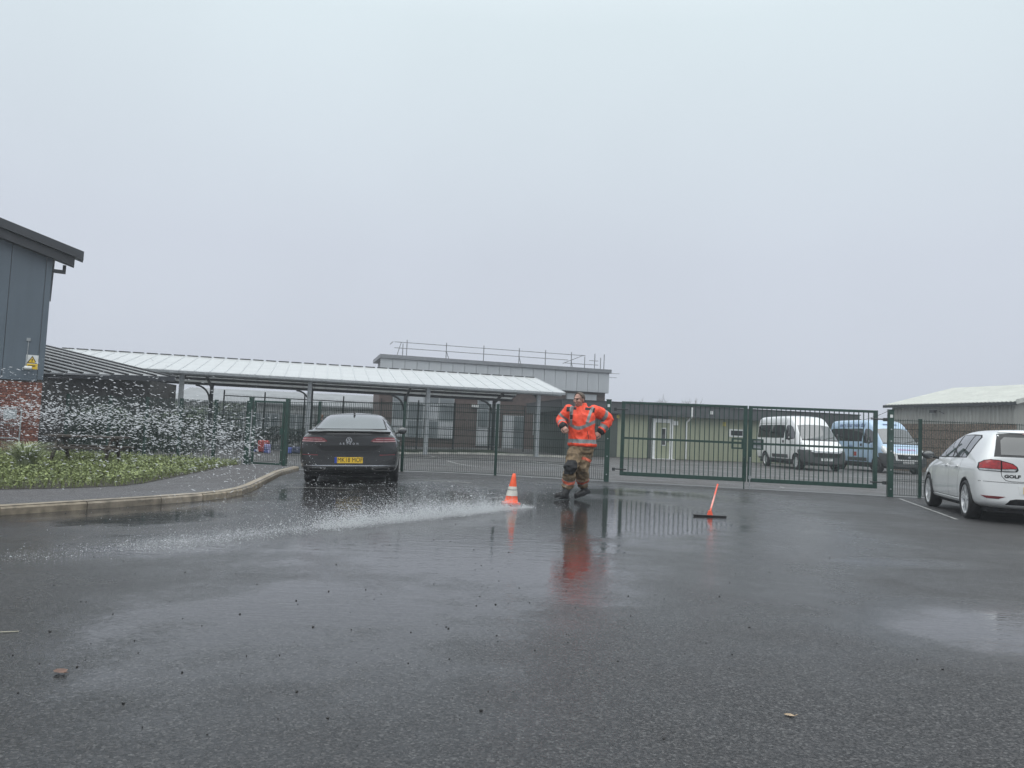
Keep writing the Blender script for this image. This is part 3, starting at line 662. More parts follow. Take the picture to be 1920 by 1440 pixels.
# ------------------------------------------------------------------ grey clad building with brick base, left
LBA = math.atan2(0.52, 0.85)
lc = at(90, 600, 20.5); LCZ = at(82, 711, 20.5).z
HB = empty('clad_hall', (lc.x, lc.y, g(lc.x)), LBA, 'tall grey clad building with dark sloping roof edge and red brick base', 'building')
z0 = -g(lc.x)                                                    # local z of world zero
ZCB = LCZ + z0; ZSO = at(98, 487, 20.5).z + z0
M_HCLAD = mat('blue_grey_cladding', (0.105, 0.135, 0.165), 0.42, var=0.06, scale=0.8, streak=0.08)
M_HROOF = mat('anthracite_fascia', (0.033, 0.036, 0.042), 0.4, var=0.12, scale=2)
MB().box((-9, 0.13, -0.1), (-0.02, 9, ZSO+0.2)).build('core', M_MORTAR, HB)
s = MB(); k = 0.30
xs_ = [-9.0, -4.9, -2.9, -0.93, -0.14]
for a, c in zip(xs_, xs_[1:]):
    s = MB(); s.prism([(a+0.006, 0.02, ZCB), (c-0.006, 0.02, ZCB), (c-0.006, 0.02, ZSO-k*c+0.1), (a+0.006, 0.02, ZSO-k*a+0.1)], (0, 0.11, 0)); s.build('cladding_panel', M_HCLAD, HB)
s = MB(); s.box((-0.135, 0.0, ZCB-0.02), (0.0, 0.3, ZSO+0.14)); s.build('corner_trim', M_HCLAD, HB)
MB().box((-9, 0.0, ZCB-0.06), (-0.14, 0.12, ZCB-0.005)).build('drip_flashing', M_HCLAD, HB)
s = MB(); s.box((-0.02, 0.12, -0.1), (0.0, 9, ZSO)); s.build('side_wall', M_HCLAD, HB)
BW, BH = 0.225, 0.075
bme = []
for mb in M_BRICK:
    s = MB(); s.box((0.005, 0.045, 0.005), (BW-0.005, 0.135, BH-0.005)); bme.append(s.mesh('brick', mb))
hme = []
for mb in M_BRICK:
    s = MB(); s.box((0.005, 0.045, 0.005), (BW/2-0.005, 0.135, BH-0.005)); hme.append(s.mesh('brick', mb))
rows = int((ZCB-0.06+0.02)/BH)
for rr_ in range(rows):
    for c in range(7):
        x = -(c+1)*BW - (BW/2 if rr_ % 2 else 0)
        inst('brick', random.choice(bme), HB, (x, random.uniform(-0.002, 0.002), 0.0 + rr_*BH))
    if rr_ % 2: inst('brick', random.choice(hme), HB, (-BW/2, 0, rr_*BH))
MB().box((-9, 0.06, -0.1), (-7.5*BW, 0.129, ZCB-0.06)).build('brick_wall', M_BRICK[1], HB)
def slab(x0, x1, y0, y1, dz0, dz1, name):
    s = MB(); f = lambda x: ZSO - k*x
    s.prism([(x0, y0, f(x0)+dz0), (x1, y0, f(x1)+dz0), (x1, y0, f(x1)+dz1), (x0, y0, f(x0)+dz1)], (0, y1-y0, 0)); s.build(name, M_HROOF, HB)
slab(-9, 0.50, -0.28, 0.02, 0.0, 0.235, 'lower_fascia'); slab(-9, 0.70, -0.42, 0.02, 0.24, 0.47, 'roof_edge'); slab(-9, 0.05, 0.021, 9.2, 0.02, 0.46, 'roof_deck')
s = MB(); s.box((0.0, 0.03, ZSO-0.32), (0.32, 0.20, ZSO-0.24)); s.box((0.24, 0.03, ZSO-0.24), (0.32, 0.20, ZSO-0.10)); s.build('gutter_outlet', M_HROOF, HB)
# camera, conduit, warning sign: fixed on the wall
def wall_x(px, py):                                             # local x on the wall front for a photo pixel
    d = ray(px, py); n = Vector((math.sin(LBA), -math.cos(LBA), 0)); P = Vector((lc.x, lc.y, 0))
    t = (P-CP).dot(n)/d.dot(n); q = CP + d*t - P
    return q.x*math.cos(LBA)+q.y*math.sin(LBA), q.z + z0
sx, sz = wall_x(60, 679); sw, shh = 0.14, 0.19
SG = empty('warning_sign', HB.matrix_world @ Vector((0, 0, 0)), 0, 'white and yellow warning sign with black triangle on the grey cladding', 'sign')
SG.location = (lc.x + math.cos(LBA)*sx + math.sin(LBA)*0.0, lc.y + math.sin(LBA)*sx, g(lc.x) + sz); SG.rotation_euler = (0, 0, LBA)
MB().box((-sw, 0.008, -shh), (sw, 0.018, shh)).build('board', M_WHITE, SG)
MB().box((-sw+0.006, 0.003, -shh+0.006), (sw-0.006, 0.0075, -0.045)).build('yellow_panel', mat('sign_amber', (0.78, 0.52, 0.02), 0.45, var=0.05), SG)
s = MB(); s.prism([(-0.115, 0.004, -0.03), (0.115, 0.004, -0.03), (0, 0.004, 0.17)], (0, 0.0035, 0)); s.build('triangle_border', M_INK, SG)
s = MB(); s.prism([(-0.082, 0.0, -0.012), (0.082, 0.0, -0.012), (0, 0.0, 0.132)], (0, 0.0035, 0)); s.build('triangle', bpy.data.materials['sign_amber'], SG)
s = MB(); s.prism([(-0.014, -0.004, 0.088), (0.014, -0.004, 0.088), (0.008, -0.004, 0.03), (-0.008, -0.004, 0.03)], (0, 0.0035, 0)); s.lathe([(0.0, -0.004), (0.011, -0.004), (0.011, -0.001), (0, -0.001)], 10, 'y', (0, 0, 0.010)); s.build('exclamation_mark', M_INK, SG)
s = MB(); s.box((-0.085, -0.001, -0.10), (0.085, 0.0025, -0.082)); s.box((-0.07, -0.001, -0.125), (0.07, 0.0025, -0.112)); s.build('text_lines', M_INK, SG)
cx0, cz0 = wall_x(48, 690)
CC = empty('security_camera', (lc.x + math.cos(LBA)*cx0 + math.sin(LBA)*0.02, lc.y + math.sin(LBA)*cx0 - math.cos(LBA)*0.02, g(lc.x)+cz0), LBA, 'white bullet security camera under a grey conduit on the cladding', 'camera')
CC.location = HB.location + Vector((math.cos(LBA)*cx0, math.sin(LBA)*cx0, cz0))
s = MB(); s.lathe([(0, -0.03), (0.045, -0.03), (0.05, -0.02), (0.05, 0.14), (0.0, 0.14)], 14, 'x', (0, -0.13, 0)); s.build('housing', M_WHITE, CC, smooth=False)
s = MB(); s.lathe([(0, 0.141), (0.043, 0.141), (0.038, 0.15), (0, 0.15)], 14, 'x', (0, -0.13, 0)); s.build('lens', M_GLASS, CC)
s = MB(); s.tube([(-0.02, -0.13, 0), (-0.05, 0.02, 0.0)], 0.022, 8); s.build('bracket', M_WHITE, CC)
s = MB(); s.tube([(0.01, 0.005, 0.05), (0.02, 0.005, 0.72)], 0.012, 6); s.box((-0.03, -0.02, 0.72), (0.06, 0.02, 0.80)); s.build('conduit', M_GALV, CC)
# wire cage against the brick
cg = HB.location + Vector((math.cos(LBA)*-0.36 + math.sin(LBA)*0.45, math.sin(LBA)*-0.36 - math.cos(LBA)*0.45, 0.0))
WC = empty('wire_cage', (cg.x, cg.y, g(cg.x)+0.11), LBA, 'galvanised wire mesh cage with two pale panels against the red brick', 'cage')
for x in (-1.5, -1.02, -0.54, -0.06):
    for y in (0.0, 0.42):
        MB().box((x-0.014, y-0.014, -0.1), (x+0.014, y+0.014, 1.22)).build('upright', M_GALV, WC)
for z in (0.04, 0.42, 0.80, 1.20):
    
    for y_ in (-0.012, 0.408): MB().box((-1.486, y_, z), (-0.074, y_+0.024, z+0.02)).build('rail', M_GALV, WC)
for i, x in enumerate((-1.486, -1.006, -0.526)):
    s = wire_panel(0.452, 1.18, M_GALV, step=0.05, r=0.003, rows=[0.1*j for j in range(12)], dbl=False); o = s.build('mesh_panel', M_GALV, WC, loc=(x, -0.02, 0.02)); o['kind'] = 'stuff'
    MB().box((x+0.08, 0.10, 0.92), (x+0.37, 0.115, 1.16)).build('pale_panel', mat('pale_sheet', (0.40, 0.44, 0.46), 0.4, var=0.1) if i == 0 else bpy.data.materials['pale_sheet'], WC)

# ------------------------------------------------------------------ seamed roof wing behind the hall
W1, W2, W3 = at(70, 645, 31.0), at(318, 706, 29.0), at(62, 697, 25.5)
WG = empty('seamed_roof_wing', (W3.x, W3.y, g(W3.x)), 0, 'low wing with grey standing seam roof and black ribs beside the hall', 'building')
wo = Vector(WG.location)
w1, w2, w3 = W1-wo, W2-wo, W3-wo
nr = (w2-w1).cross(w3-w1).normalized(); nr = nr if nr.z > 0 else -nr
s = MB(); s.prism([w1, w2, w3], nr*-0.06); s.build('roof', mat('grey_seam_roof', (0.33, 0.335, 0.345), 0.42, var=0.07, scale=1.0, streak=0.1), WG)
M_RIB = mat('black_rib', (0.02, 0.021, 0.024), 0.5, var=0.1)
for i in range(9):
    t = (i+0.0)/9.0
    a = w1.lerp(w3, t); c = w2.lerp(w3, t); s = MB(); s.bar(a + nr*0.03, c + nr*0.03, 0.10, 0.04, up=nr); s.build('seam_rib', M_RIB, WG)
s = MB(); s.bar(w3 + Vector((-0.5, 0, -0.09)), w2 + Vector((0.2, 0, -0.09)), 0.16, 0.18); s.build('eaves_gutter', M_HROOF, WG)
M_WDARK = mat('dark_timber_wall', (0.045, 0.043, 0.040), 0.7, var=0.3, scale=4, streak=0.3)
b0, b1 = w3 + Vector((0.1, 0.4, 0)), w2 + Vector((-0.9, 0.4, 0))
s = MB(); s.prism([(b0.x, b0.y, -0.1), (b1.x, b1.y, -0.1), (b1.x, b1.y, b1.z-0.16), (b0.x, b0.y, b0.z-0.16)], (-0.3, 3.0, 0)); s.build('wall', M_WDARK, WG)

# ------------------------------------------------------------------ vegetation
def leafmat(name, a, c, rough=0.5):
    m, t, p = new_mat(name); N = t.nodes; L = t.links
    geo = N.new('ShaderNodeNewGeometry'); oi = N.new('ShaderNodeTexNoise'); oi.inputs['Scale'].default_value = 7; oi.inputs['Detail'].default_value = 3; L.new(geo.outputs['Position'], oi.inputs['Vector'])
    ad = N.new('ShaderNodeMath'); ad.operation = 'MULTIPLY_ADD'; L.new(geo.outputs['Random Per Island'], ad.inputs[0]); ad.inputs[1].default_value = 0.6; L.new(oi.outputs['Fac'], ad.inputs[2])
    mr = N.new('ShaderNodeMapRange'); mr.inputs['From Min'].default_value = 0.3; mr.inputs['From Max'].default_value = 1.2; L.new(ad.outputs[0], mr.inputs[0])
    cr = N.new('ShaderNodeValToRGB'); cr.color_ramp.elements[0].color = (*a, 1); cr.color_ramp.elements[1].color = (*c, 1); L.new(mr.outputs[0], cr.inputs[0])
    L.new(cr.outputs[0], p.inputs['Base Color']); p.inputs['Roughness'].default_value = rough
    return m
M_WEED = leafmat('weed_leaves', (0.045, 0.068, 0.018), (0.24, 0.285, 0.085), 0.5)
M_HEDGE = leafmat('hedge_leaves', (0.020, 0.034, 0.018), (0.065, 0.095, 0.042), 0.5)
M_BLADE = leafmat('grass_blades', (0.15, 0.19, 0.085), (0.38, 0.42, 0.25), 0.5)
def inside(p, poly):
    c = False; n = len(poly)
    for i in range(n):
        a, b_ = poly[i], poly[i-1]
        if (a[1] > p[1]) != (b_[1] > p[1]) and p[0] < (b_[0]-a[0])*(p[1]-a[1])/(b_[1]-a[1]) + a[0]: c = not c
    return c
VP = VERGE + LEFT[::-1]
rg = random.Random(3)
s = MB(); cnt = 0
while cnt < 15000:
    x = rg.uniform(-15, -5.9); y = rg.uniform(9.5, 20.9)
    if not inside((x, y), VP): continue
    if x < -0.80*y: continue
    cl = noise.noise(Vector((x*0.9, y*0.9, 0)))*0.5 + 0.5; edge = min(1.0, (math.hypot(0, 0)+0.25 + cl))
    hmax = 0.05 + 0.22*cl
    z = g(x) + 0.11 + rg.uniform(0.0, 1.0)**0.7*hmax
    L_ = rg.uniform(0.028, 0.065); a = rg.uniform(0, 6.28); tl = rg.uniform(-0.15, 0.75)
    d = Vector((math.cos(a)*math.cos(tl), math.sin(a)*math.cos(tl), math.sin(tl))); sd_ = Vector((-math.sin(a), math.cos(a), rg.uniform(-0.3, 0.3)))
    c = Vector((x, y, z)); wd = L_*rg.uniform(0.30, 0.48)
    s.add([c, c + d*L_*0.5 + sd_*wd, c + d*L_, c + d*L_*0.5 - sd_*wd], [(0, 1, 2), (0, 2, 3)]); cnt += 1
for _ in range(16000):                                            # short grass at the edges
    x = rg.uniform(-13.5, -5.9); y = rg.uniform(10.0, 20.8)
    if not inside((x, y), VP): continue
    h = rg.uniform(0.06, 0.24); c = Vector((x, y, g(x)+0.105)); a = rg.uniform(0, 6.28); t = Vector((math.cos(a), math.sin(a), 0)); w_ = 0.006
    s.add([c - t*w_, c + t*w_, c + Vector((rg.uniform(-.06, .06), rg.uniform(-.06, .06), h))], [(0, 1, 2)])
tag(s.build('ground_cover', M_WEED), 'low green weeds and clover covering the verge by the footpath', 'weeds', kind='stuff')
def tuft(loc, n, h, spread, label):
    s = MB(); q = random.Random(11)
    for _ in range(n):
        a = q.uniform(0, 6.28); L_ = h*q.uniform(0.7, 1.25); sp = spread*q.uniform(0.3, 1.2); w_ = q.uniform(0.005, 0.010)
        r0 = q.uniform(0, 0.10); bx, by = math.cos(a)*r0, math.sin(a)*r0; t = Vector((-math.sin(a), math.cos(a), 0))
        pts = [Vector((bx + math.cos(a)*sp*(u**1.5), by + math.sin(a)*sp*(u**1.5), L_*(1.55*u - 0.95*u*u))) for u in (0, .25, .5, .75, 1)]
        vs = []
        for i, p in enumerate(pts):
            ww = w_*(1 - 0.85*i/4); vs += [p - t*ww, p + t*ww]
        s.add(vs, [(2*i, 2*i+1, 2*i+3, 2*i+2) for i in range(4)])
    r = empty('ornamental_grass', loc, 0, label, 'plant'); s.build('blades', M_BLADE, r)
    s = MB(); s.ball((0, 0, 0.02), (0.12, 0.12, 0.07), 5); s.build('crown_base', M_SOIL, r); return r
tp = gz(47, 884, -0.03); tuft((tp.x, tp.y, g(tp.x)+0.11), 480, 0.74, 0.60, 'arching clump of pale ornamental grass on the verge near the brick wall')
def hedge(name, p0, p1, depth, hgt, n, label, lsz=0.11, cat='hedge'):
    p0 = Vector(p0); p1 = Vector(p1); d = (p1-p0); L_ = d.length; d /= L_; nn = Vector((-d.y, d.x, 0)); q = random.Random(hash(label) % 1000 if False else len(label))
    r = empty(name, p0, 0, label, cat); s = MB()
    for _ in range(n):
        u = q.uniform(0, L_); v = q.uniform(0, depth); top = hgt*(0.82 + 0.30*noise.noise(Vector((u*0.8, 3.3, 0)))); z = q.uniform(0.05, 1)**0.8*top
        c = d*u + nn*v + Vector((0, 0, z)); a = q.uniform(0, 6.28); t = q.uniform(-.8, .8)
        e1 = Vector((math.cos(a)*math.cos(t), math.sin(a)*math.cos(t), math.sin(t))); e2 = Vector((-math.sin(a), math.cos(a), q.uniform(-.6, .6)))
        z1 = lsz*q.uniform(.6, 1.2); s.add([c, c+e1*z1*.5+e2*z1*.35, c+e1*z1, c+e1*z1*.5-e2*z1*.35], [(0, 1, 2), (0, 2, 3)])
    s.build('foliage', M_HEDGE, r)
    s = MB()
    for k_ in range(max(2, int(L_/0.7))):
        c = d*(0.35+0.7*k_) + nn*(depth/2); s.tube([c + Vector((0, 0, -0.05)), c + Vector((q.uniform(-.1, .1), q.uniform(-.1, .1), hgt*0.7))], [0.03, 0.012], 5)
    s.build('stems', M_SOIL, r); return r
hedge('hedge', (-13.4, 23.2, -0.15), (-9.6, 23.9, -0.15), 0.9, 1.75, 7000, 'dark leafy hedge behind the mesh fence and picnic tables')
hedge('hedge', (-16.5, 40.5, -0.15), (-6.6, 42.4, -0.15), 1.2, 1.15, 7000, 'low dark green hedge beneath the tall mesh fence', 0.14)
hedge('hedge', (-27.0, 47.5, -0.15), (-17.5, 50.0, -0.15), 1.5, 2.6, 5000, 'taller dark hedge in front of the low classroom block', 0.18)
M_BARK = mat('bare_bark', (0.10, 0.09, 0.085), 0.9, var=0.2)
def bare_tree(x, y, h, seed, lab):
    q = random.Random(seed); r = empty('bare_tree', (x, y, 0), 0, lab, 'tree', 'bare trees beyond the modular building')
    s = MB(); s.tube([(0, 0, -0.1), (0.05, 0, h*0.35), (0.0, 0.05, h*0.7)], [0.10, 0.07, 0.04], 6); s.build('trunk', M_BARK, r)
    s = MB()
    def br(p, d, L_, rad, dep):
        e = p + d*L_; s.tube([p, (p+e)/2 + Vector((q.uniform(-.05, .05), q.uniform(-.05, .05), 0))*L_, e], [rad, rad*.8, rad*.55], 4)
        if dep:
            for _ in range(3): br(p + d*L_*q.uniform(.4, 1), (d + Vector((q.uniform(-.8, .8), q.uniform(-.8, .8), q.uniform(.0, .6)))).normalized(), L_*q.uniform(.5, .75), rad*.55, dep-1)
    for _ in range(6): br(Vector((0, 0, h*q.uniform(.3, .7))), Vector((q.uniform(-.6, .6), q.uniform(-.6, .6), 1)).normalized(), h*0.3, 0.035, 3)
    s.build('crown', M_BARK, r)
for i, px in enumerate((1203, 1236, 1252, 1275, 1292)):
    p = at(px, 748 + (i % 2)*2, 66); bare_tree(p.x, p.y, p.z*0.86, 40+i, ('leafless tree top left of the modular building door', 'leafless tree top directly above the modular building door', 'leafless tree top just right of the modular building door', 'leafless tree top beside the white downpipe', 'leafless tree top right of the white downpipe')[i])
# ------------------------------------------------------------------ vehicles
def evaluated(o):
    dg = bpy.context.evaluated_depsgraph_get(); dg.update()
    return bpy.data.meshes.new_from_object(o.evaluated_get(dg))
def body_mesh(stations, k7=0.6, lvl=3):
    s = MB(); rings = []
    for (y, zb, wb, ws, zs, wm, zm, wsh, zsh, wgb, zgb, wrt, zrt, zc) in stations:
        half = [(0, zb), (wb, zb), (ws, zs), (wm, zm), (wsh, zsh), (wgb, zgb), (wrt, zrt), (wrt*k7, zc - (zc-zrt)*(0.35 if k7 < .7 else 0.18)), (0, zc)]
        rings.append([(x, y, z) for x, z in half] + [(-x, y, z) for x, z in half[-2:0:-1]])
    n = 16; vs = [p for r_ in rings for p in r_]; fs = []
    for i in range(len(rings)-1):
        for k in range(n): fs.append((i*n+k, i*n+(k+1) % n, (i+1)*n+(k+1) % n, (i+1)*n+k))
    for base, rev in ((0, False), ((len(rings)-1)*n, True)):
        for i in range(8):
            R0, R1 = base+i, base+i+1; L0, L1 = base+(n-i) % n, base+n-i-1
            f = (R0, R1, L1, L0) if i not in (0, 7) else ((R0, R1, L1) if i == 0 else (R0, R1, L0))
            fs.append(f if not rev else f[::-1])
    s.add(vs, fs); me = s.mesh('b', None, True)
    o = bpy.data.objects.new('tmp', me); COL.objects.link(o); md = o.modifiers.new('s', 'SUBSURF'); md.levels = lvl; md.render_levels = lvl
    out = evaluated(o); bpy.data.objects.remove(o); return out
def bvh_of(me): return BVHTree.FromPolygons([v.co.copy() for v in me.vertices], [tuple(p.vertices) for p in me.polygons])
def cut_wheels(me, axles, rad, x_in, x_out, mats, matfn=None):
    o = bpy.data.objects.new('tmp', me); COL.objects.link(o); cs = []
    for y, z in axles:
        for sg in (-1, 1):
            s = MB(); a, c = sorted((sg*x_in, sg*x_out)); s.lathe([(0.0005, a), (rad, a), (rad, c), (0.0005, c)], 40, 'x', (0, y, z), closed=True)
            cm = s.mesh('c'); 
            bm = bmesh.new(); bm.from_mesh(cm); bmesh.ops.remove_doubles(bm, verts=bm.verts, dist=0.002); bmesh.ops.recalc_face_normals(bm, faces=bm.faces); bm.to_mesh(cm); bm.free()
            c_ = bpy.data.objects.new('cut', cm); COL.objects.link(c_); cs.append(c_)
            md = o.modifiers.new('b', 'BOOLEAN'); md.object = c_; md.operation = 'DIFFERENCE'; md.solver = 'EXACT'
    out = evaluated(o); bpy.data.objects.remove(o)
    for c_ in cs: bpy.data.objects.remove(c_)
    out.materials.clear()
    for m in mats: out.materials.append(m)
    for p in out.polygons:
        c = p.center; idx = 0
        if matfn: idx = matfn(c, p.normal)
        for y, z in axles:
            if math.hypot(c.y-y, c.z-z) < rad - 0.003 + 0.004*0 and abs(c.x) > x_in - 0.01 and (math.hypot(c.y-y, c.z-z) < rad-0.002): idx = 1
            if abs(math.hypot(c.y-y, c.z-z) - rad) < 0.006 and abs(p.normal.x) < 0.3: idx = 1
        p.material_index = idx
        p.use_smooth = True
    return out
def conform(name, bvh, poly, side, m, parent, off=0.004, grid=0.05, skirt=0.012, smooth=True, mesh2d=None):
    bm = bmesh.new()
    if mesh2d is None:
        bm.faces.new([bm.verts.new((u, v, 0)) for u, v in poly])
        us = [u for u, v in poly]; vsx = [v for u, v in poly]
        for ax, lo, hi in ((0, min(us), max(us)), (1, min(vsx), max(vsx))):
            x = math.floor(lo/grid)*grid + grid
            while x < hi:
                co = (x, 0, 0) if ax == 0 else (0, x, 0); no = (1, 0, 0) if ax == 0 else (0, 1, 0)
                bmesh.ops.bisect_plane(bm, geom=bm.verts[:]+bm.edges[:]+bm.faces[:], plane_co=co, plane_no=no); x += grid
    else:
        bm.from_mesh(mesh2d)
    dead = []; nrm = {}
    for v in bm.verts:
        u, w = v.co.x, v.co.y
        o, d = {'rear': ((u, -9, w), (0, 1, 0)), 'front': ((u, 9, w), (0, -1, 0)), 'left': ((-9, u, w), (1, 0, 0)), 'right': ((9, u, w), (-1, 0, 0)), 'top': ((u, w, 9), (0, 0, -1))}[side]
        h = bvh.ray_cast(Vector(o), Vector(d))
        if h[0] is None: dead.append(v); continue
        nn = h[1] if h[1].dot(Vector(d)) < 0 else -h[1]
        v.co = h[0] + nn*off; nrm[v] = nn
    if dead: bmesh.ops.delete(bm, geom=dead, context='VERTS')
    if skirt and mesh2d is None:
        be = [e for e in bm.edges if e.is_boundary]
        r_ = bmesh.ops.extrude_edge_only(bm, edges=be)
        for g_ in r_['geom']:
            if isinstance(g_, bmesh.types.BMVert):
                src = min((v for e in g_.link_edges for v in e.verts if v is not g_ and v in nrm), key=lambda v: (v.co-g_.co).length, default=None)
                if src: g_.co = g_.co - nrm[src]*skirt
    bmesh.ops.recalc_face_normals(bm, faces=bm.faces)
    me = bpy.data.meshes.new(name); bm.to_mesh(me); bm.free()
    if m: me.materials.append(m)
    # make normals face outward from the body axis
    if smooth:
        for p in me.polygons: p.use_smooth = True
    o = bpy.data.objects.new(name, me); link(o, parent)
    if smooth: sharp_smooth(o, 40)
    return o
def mirror_poly(poly): return [(-u, v) for u, v in poly][::-1]
def strip(pts, w):                                              # 2-D polyline as a thin polygon
    L, Rr = [], []
    for i, p in enumerate(pts):
        a = Vector(pts[max(i-1, 0)]); c = Vector(pts[min(i+1, len(pts)-1)]); d = (c-a).normalized(); n = Vector((-d.y, d.x))*(w/2)
        L.append((p[0]+n.x, p[1]+n.y)); Rr.append((p[0]-n.x, p[1]-n.y))
    return L + Rr[::-1]
def text2d(body, size, mirror=False, bold=0.0, xscale=1.0):
    cu = bpy.data.curves.new('t', 'FONT'); cu.body = body; cu.size = size; cu.align_x = 'CENTER'; cu.align_y = 'CENTER'; cu.offset = bold; cu.resolution_u = 3
    o = bpy.data.objects.new('t', cu); COL.objects.link(o); me = evaluated(o); bpy.data.objects.remove(o)
    bm = bmesh.new(); bm.from_mesh(me); bmesh.ops.triangulate(bm, faces=bm.faces)
    for v in bm.verts: v.co.x *= (-xscale if mirror else xscale)
    bm.to_mesh(me); bm.free(); return me
def shift2d(me, u, v):
    for q in me.vertices: q.co.x += u; q.co.y += v
    return me
def wheel(parent, loc, rad, width, side, spokes=5, rim_m=M_ALLOY, rimfrac=0.68, twin=True):
    """side = +1: outer face towards +x"""
    s = MB(); s.lathe([(0.03, -0.02), (rad*0.42, -0.02), (rad*0.42, 0.02), (0.03, 0.02)], 24, 'x'); 
    w = s.build('wheel', M_DARKST, parent, loc=loc)
    hw = width/2; s = MB(); rr_ = rad*rimfrac
    s.lathe([(rr_, -hw*0.86), (rr_+0.02, -hw), (rad-0.03, -hw), (rad-0.006, -hw*0.78), (rad, -hw*0.4), (rad, hw*0.4), (rad-0.006, hw*0.78), (rad-0.03, hw), (rr_+0.02, hw), (rr_, hw*0.86)], 48, 'x', closed=True)
    s.build('tyre', M_RUBBER, w, smooth=True)
    s = MB(); a = side
    s.lathe([(rr_+0.004, a*hw*0.88), (rr_-0.012, a*hw*0.86), (rr_-0.028, a*hw*0.55), (rr_-0.03, -a*hw*0.8), (rr_+0.002, -a*hw*0.86)], 40, 'x')
    s.lathe([(0.0, a*hw*0.78), (0.045, a*hw*0.78), (0.07, a*hw*0.62), (0.075, a*hw*0.3), (0.0, a*hw*0.3)], 20, 'x')
    for k in range(spokes):
        for dt in ((-0.16, 0.16) if twin else (0,)):
            t = 2*math.pi*k/spokes + 0.3; t1 = t + dt
            p = Vector((a*hw*0.60, 0.06*math.cos(t+dt*0.8), 0.06*math.sin(t+dt*0.8))); q = Vector((a*hw*0.70, (rr_-0.02)*math.cos(t1), (rr_-0.02)*math.sin(t1)))
            s.bar(p, q, 0.035 if twin else 0.075, 0.03, up=(1, 0, 0))
    s.build('rim', rim_m, w, smooth=False)
    return w
def mirror_unit(parent, x, y, z, m, side, sz=(0.10, 0.055, 0.075), glass_dir=-1):
    s = MB(); s.ball((x, y, z), (sz[0], sz[1], sz[2]), 8); s.tube([(x - side*sz[0]*0.6, y, z-0.03), (x - side*(sz[0]+0.07), y+0.02, z-0.06)], 0.025, 6)
    o = s.build('door_mirror', m, parent, smooth=True)
    s = MB(); s.ball((x, y + glass_dir*sz[1]*0.62, z), (sz[0]*0.84, sz[1]*0.5, sz[2]*0.82), 8); s.build('mirror_glass', M_GLASSL, o, smooth=True); return o
def paint(name, col, rough=0.32, metal=0.0, coat=1.0, var=0.04):
    return mat(name, col, rough, metal, var=var, scale=3, coat=coat)

M_RED = mat('tail_lamp_red', (0.36, 0.012, 0.014), 0.12, var=0.35, scale=25, coat=1.0)
M_REDD = mat('tail_lamp_dark_red', (0.17, 0.028, 0.034), 0.12, var=0.35, scale=18, coat=1.0)
M_CLEAR = mat('clear_lamp', (0.50, 0.51, 0.51), 0.12, 0.3, var=0.4, scale=30, coat=1.0)
M_PINK = mat('pale_lamp_strip', (0.42, 0.27, 0.27), 0.15, var=0.2, scale=20, coat=1.0)

# --- dark grey fastback saloon
th = R(8.0); rc = Vector((-2.99, 14.55, 0)); fwd = Vector((-math.sin(th), math.cos(th), 0)); ct = rc + fwd*2.43
AR = empty('fastback_car', (ct.x, ct.y, 0), th, 'dark grey fastback saloon parked by the kerb facing the fence', 'car')
rx = Vector((math.cos(th), math.sin(th), 0)); gl, grr = g((ct - rx*0.8).x), g((ct + rx*0.8).x)
AR.rotation_euler = (0, math.atan2(gl-grr, 1.6), th); AR.location.z = (gl+grr)/2
M_DPAINT = paint('dark_grey_paint', (0.030, 0.031, 0.033), 0.25, 0.3, var=0.1)
A_ST = [
 (-2.445, .33, .56, .72, .38, .80, .56, .80, .76, .77, .90, .64, .975, .985),
 (-2.41, .27, .66, .83, .35, .885, .57, .88, .79, .83, .945, .70, 1.005, 1.025),
 (-2.30, .22, .75, .89, .33, .925, .59, .915, .81, .845, .965, .715, 1.015, 1.035),
 (-2.05, .20, .80, .905, .31, .935, .60, .93, .83, .85, .980, .70, 1.05, 1.075),
 (-1.60, .18, .82, .915, .28, .936, .62, .932, .845, .845, .990, .665, 1.17, 1.215),
 (-1.00, .18, .82, .915, .27, .936, .62, .930, .850, .85, .990, .63, 1.320, 1.375),
 (-0.30, .18, .82, .915, .26, .935, .62, .925, .850, .855, .985, .62, 1.378, 1.433),
 (0.30, .18, .82, .915, .26, .935, .62, .922, .850, .855, .975, .61, 1.370, 1.425),
 (0.85, .18, .82, .915, .26, .935, .62, .922, .848, .845, .965, .63, 1.270, 1.32),
 (1.45, .18, .82, .915, .27, .935, .62, .915, .835, .81, .935, .64, .985, 1.01),
 (1.95, .19, .80, .90, .28, .925, .60, .885, .790, .76, .865, .52, .885, .895),
 (2.28, .22, .70, .84, .30, .86, .55, .81, .715, .70, .77, .48, .785, .795),
 (2.43, .30, .50, .62, .36, .66, .52, .62, .62, .54, .68, .38, .70, .705)]
me = body_mesh(A_ST); BV = bvh_of(me)
bo = link(bpy.data.objects.new('body', cut_wheels(me, [(-1.34, .345), (1.50, .345)], 0.385, .66, 1.2, [M_DPAINT, M_BLACK])), AR)
for y in (-1.34, 1.50):
    for sg in (-1, 1): wheel(AR, (sg*.80, y, .345), .345, .235, sg)
rw = [(-.665, 1.075), (.665, 1.075), (.545, 1.352), (.30, 1.368), (0, 1.372), (-.30, 1.368), (-.545, 1.352)]
conform('rear_window_frame', BV, [(u*1.045, 1.062 if v < 1.1 else v+0.018) for u, v in rw], 'rear', M_SEAM, AR, 0.003)
conform('rear_window', BV, rw, 'rear', M_GLASSL, AR, 0.007, 0.04)
sp = conform('boot_spoiler', BV, [(-.76, .985), (-.4, 1.0), (0, 1.003), (.4, 1.0), (.76, .985), (.74, 1.005), (.4, 1.022), (0, 1.026), (-.4, 1.022), (-.74, 1.005)], 'rear', M_DPAINT, AR, 0.045, 0.04, 0.06)
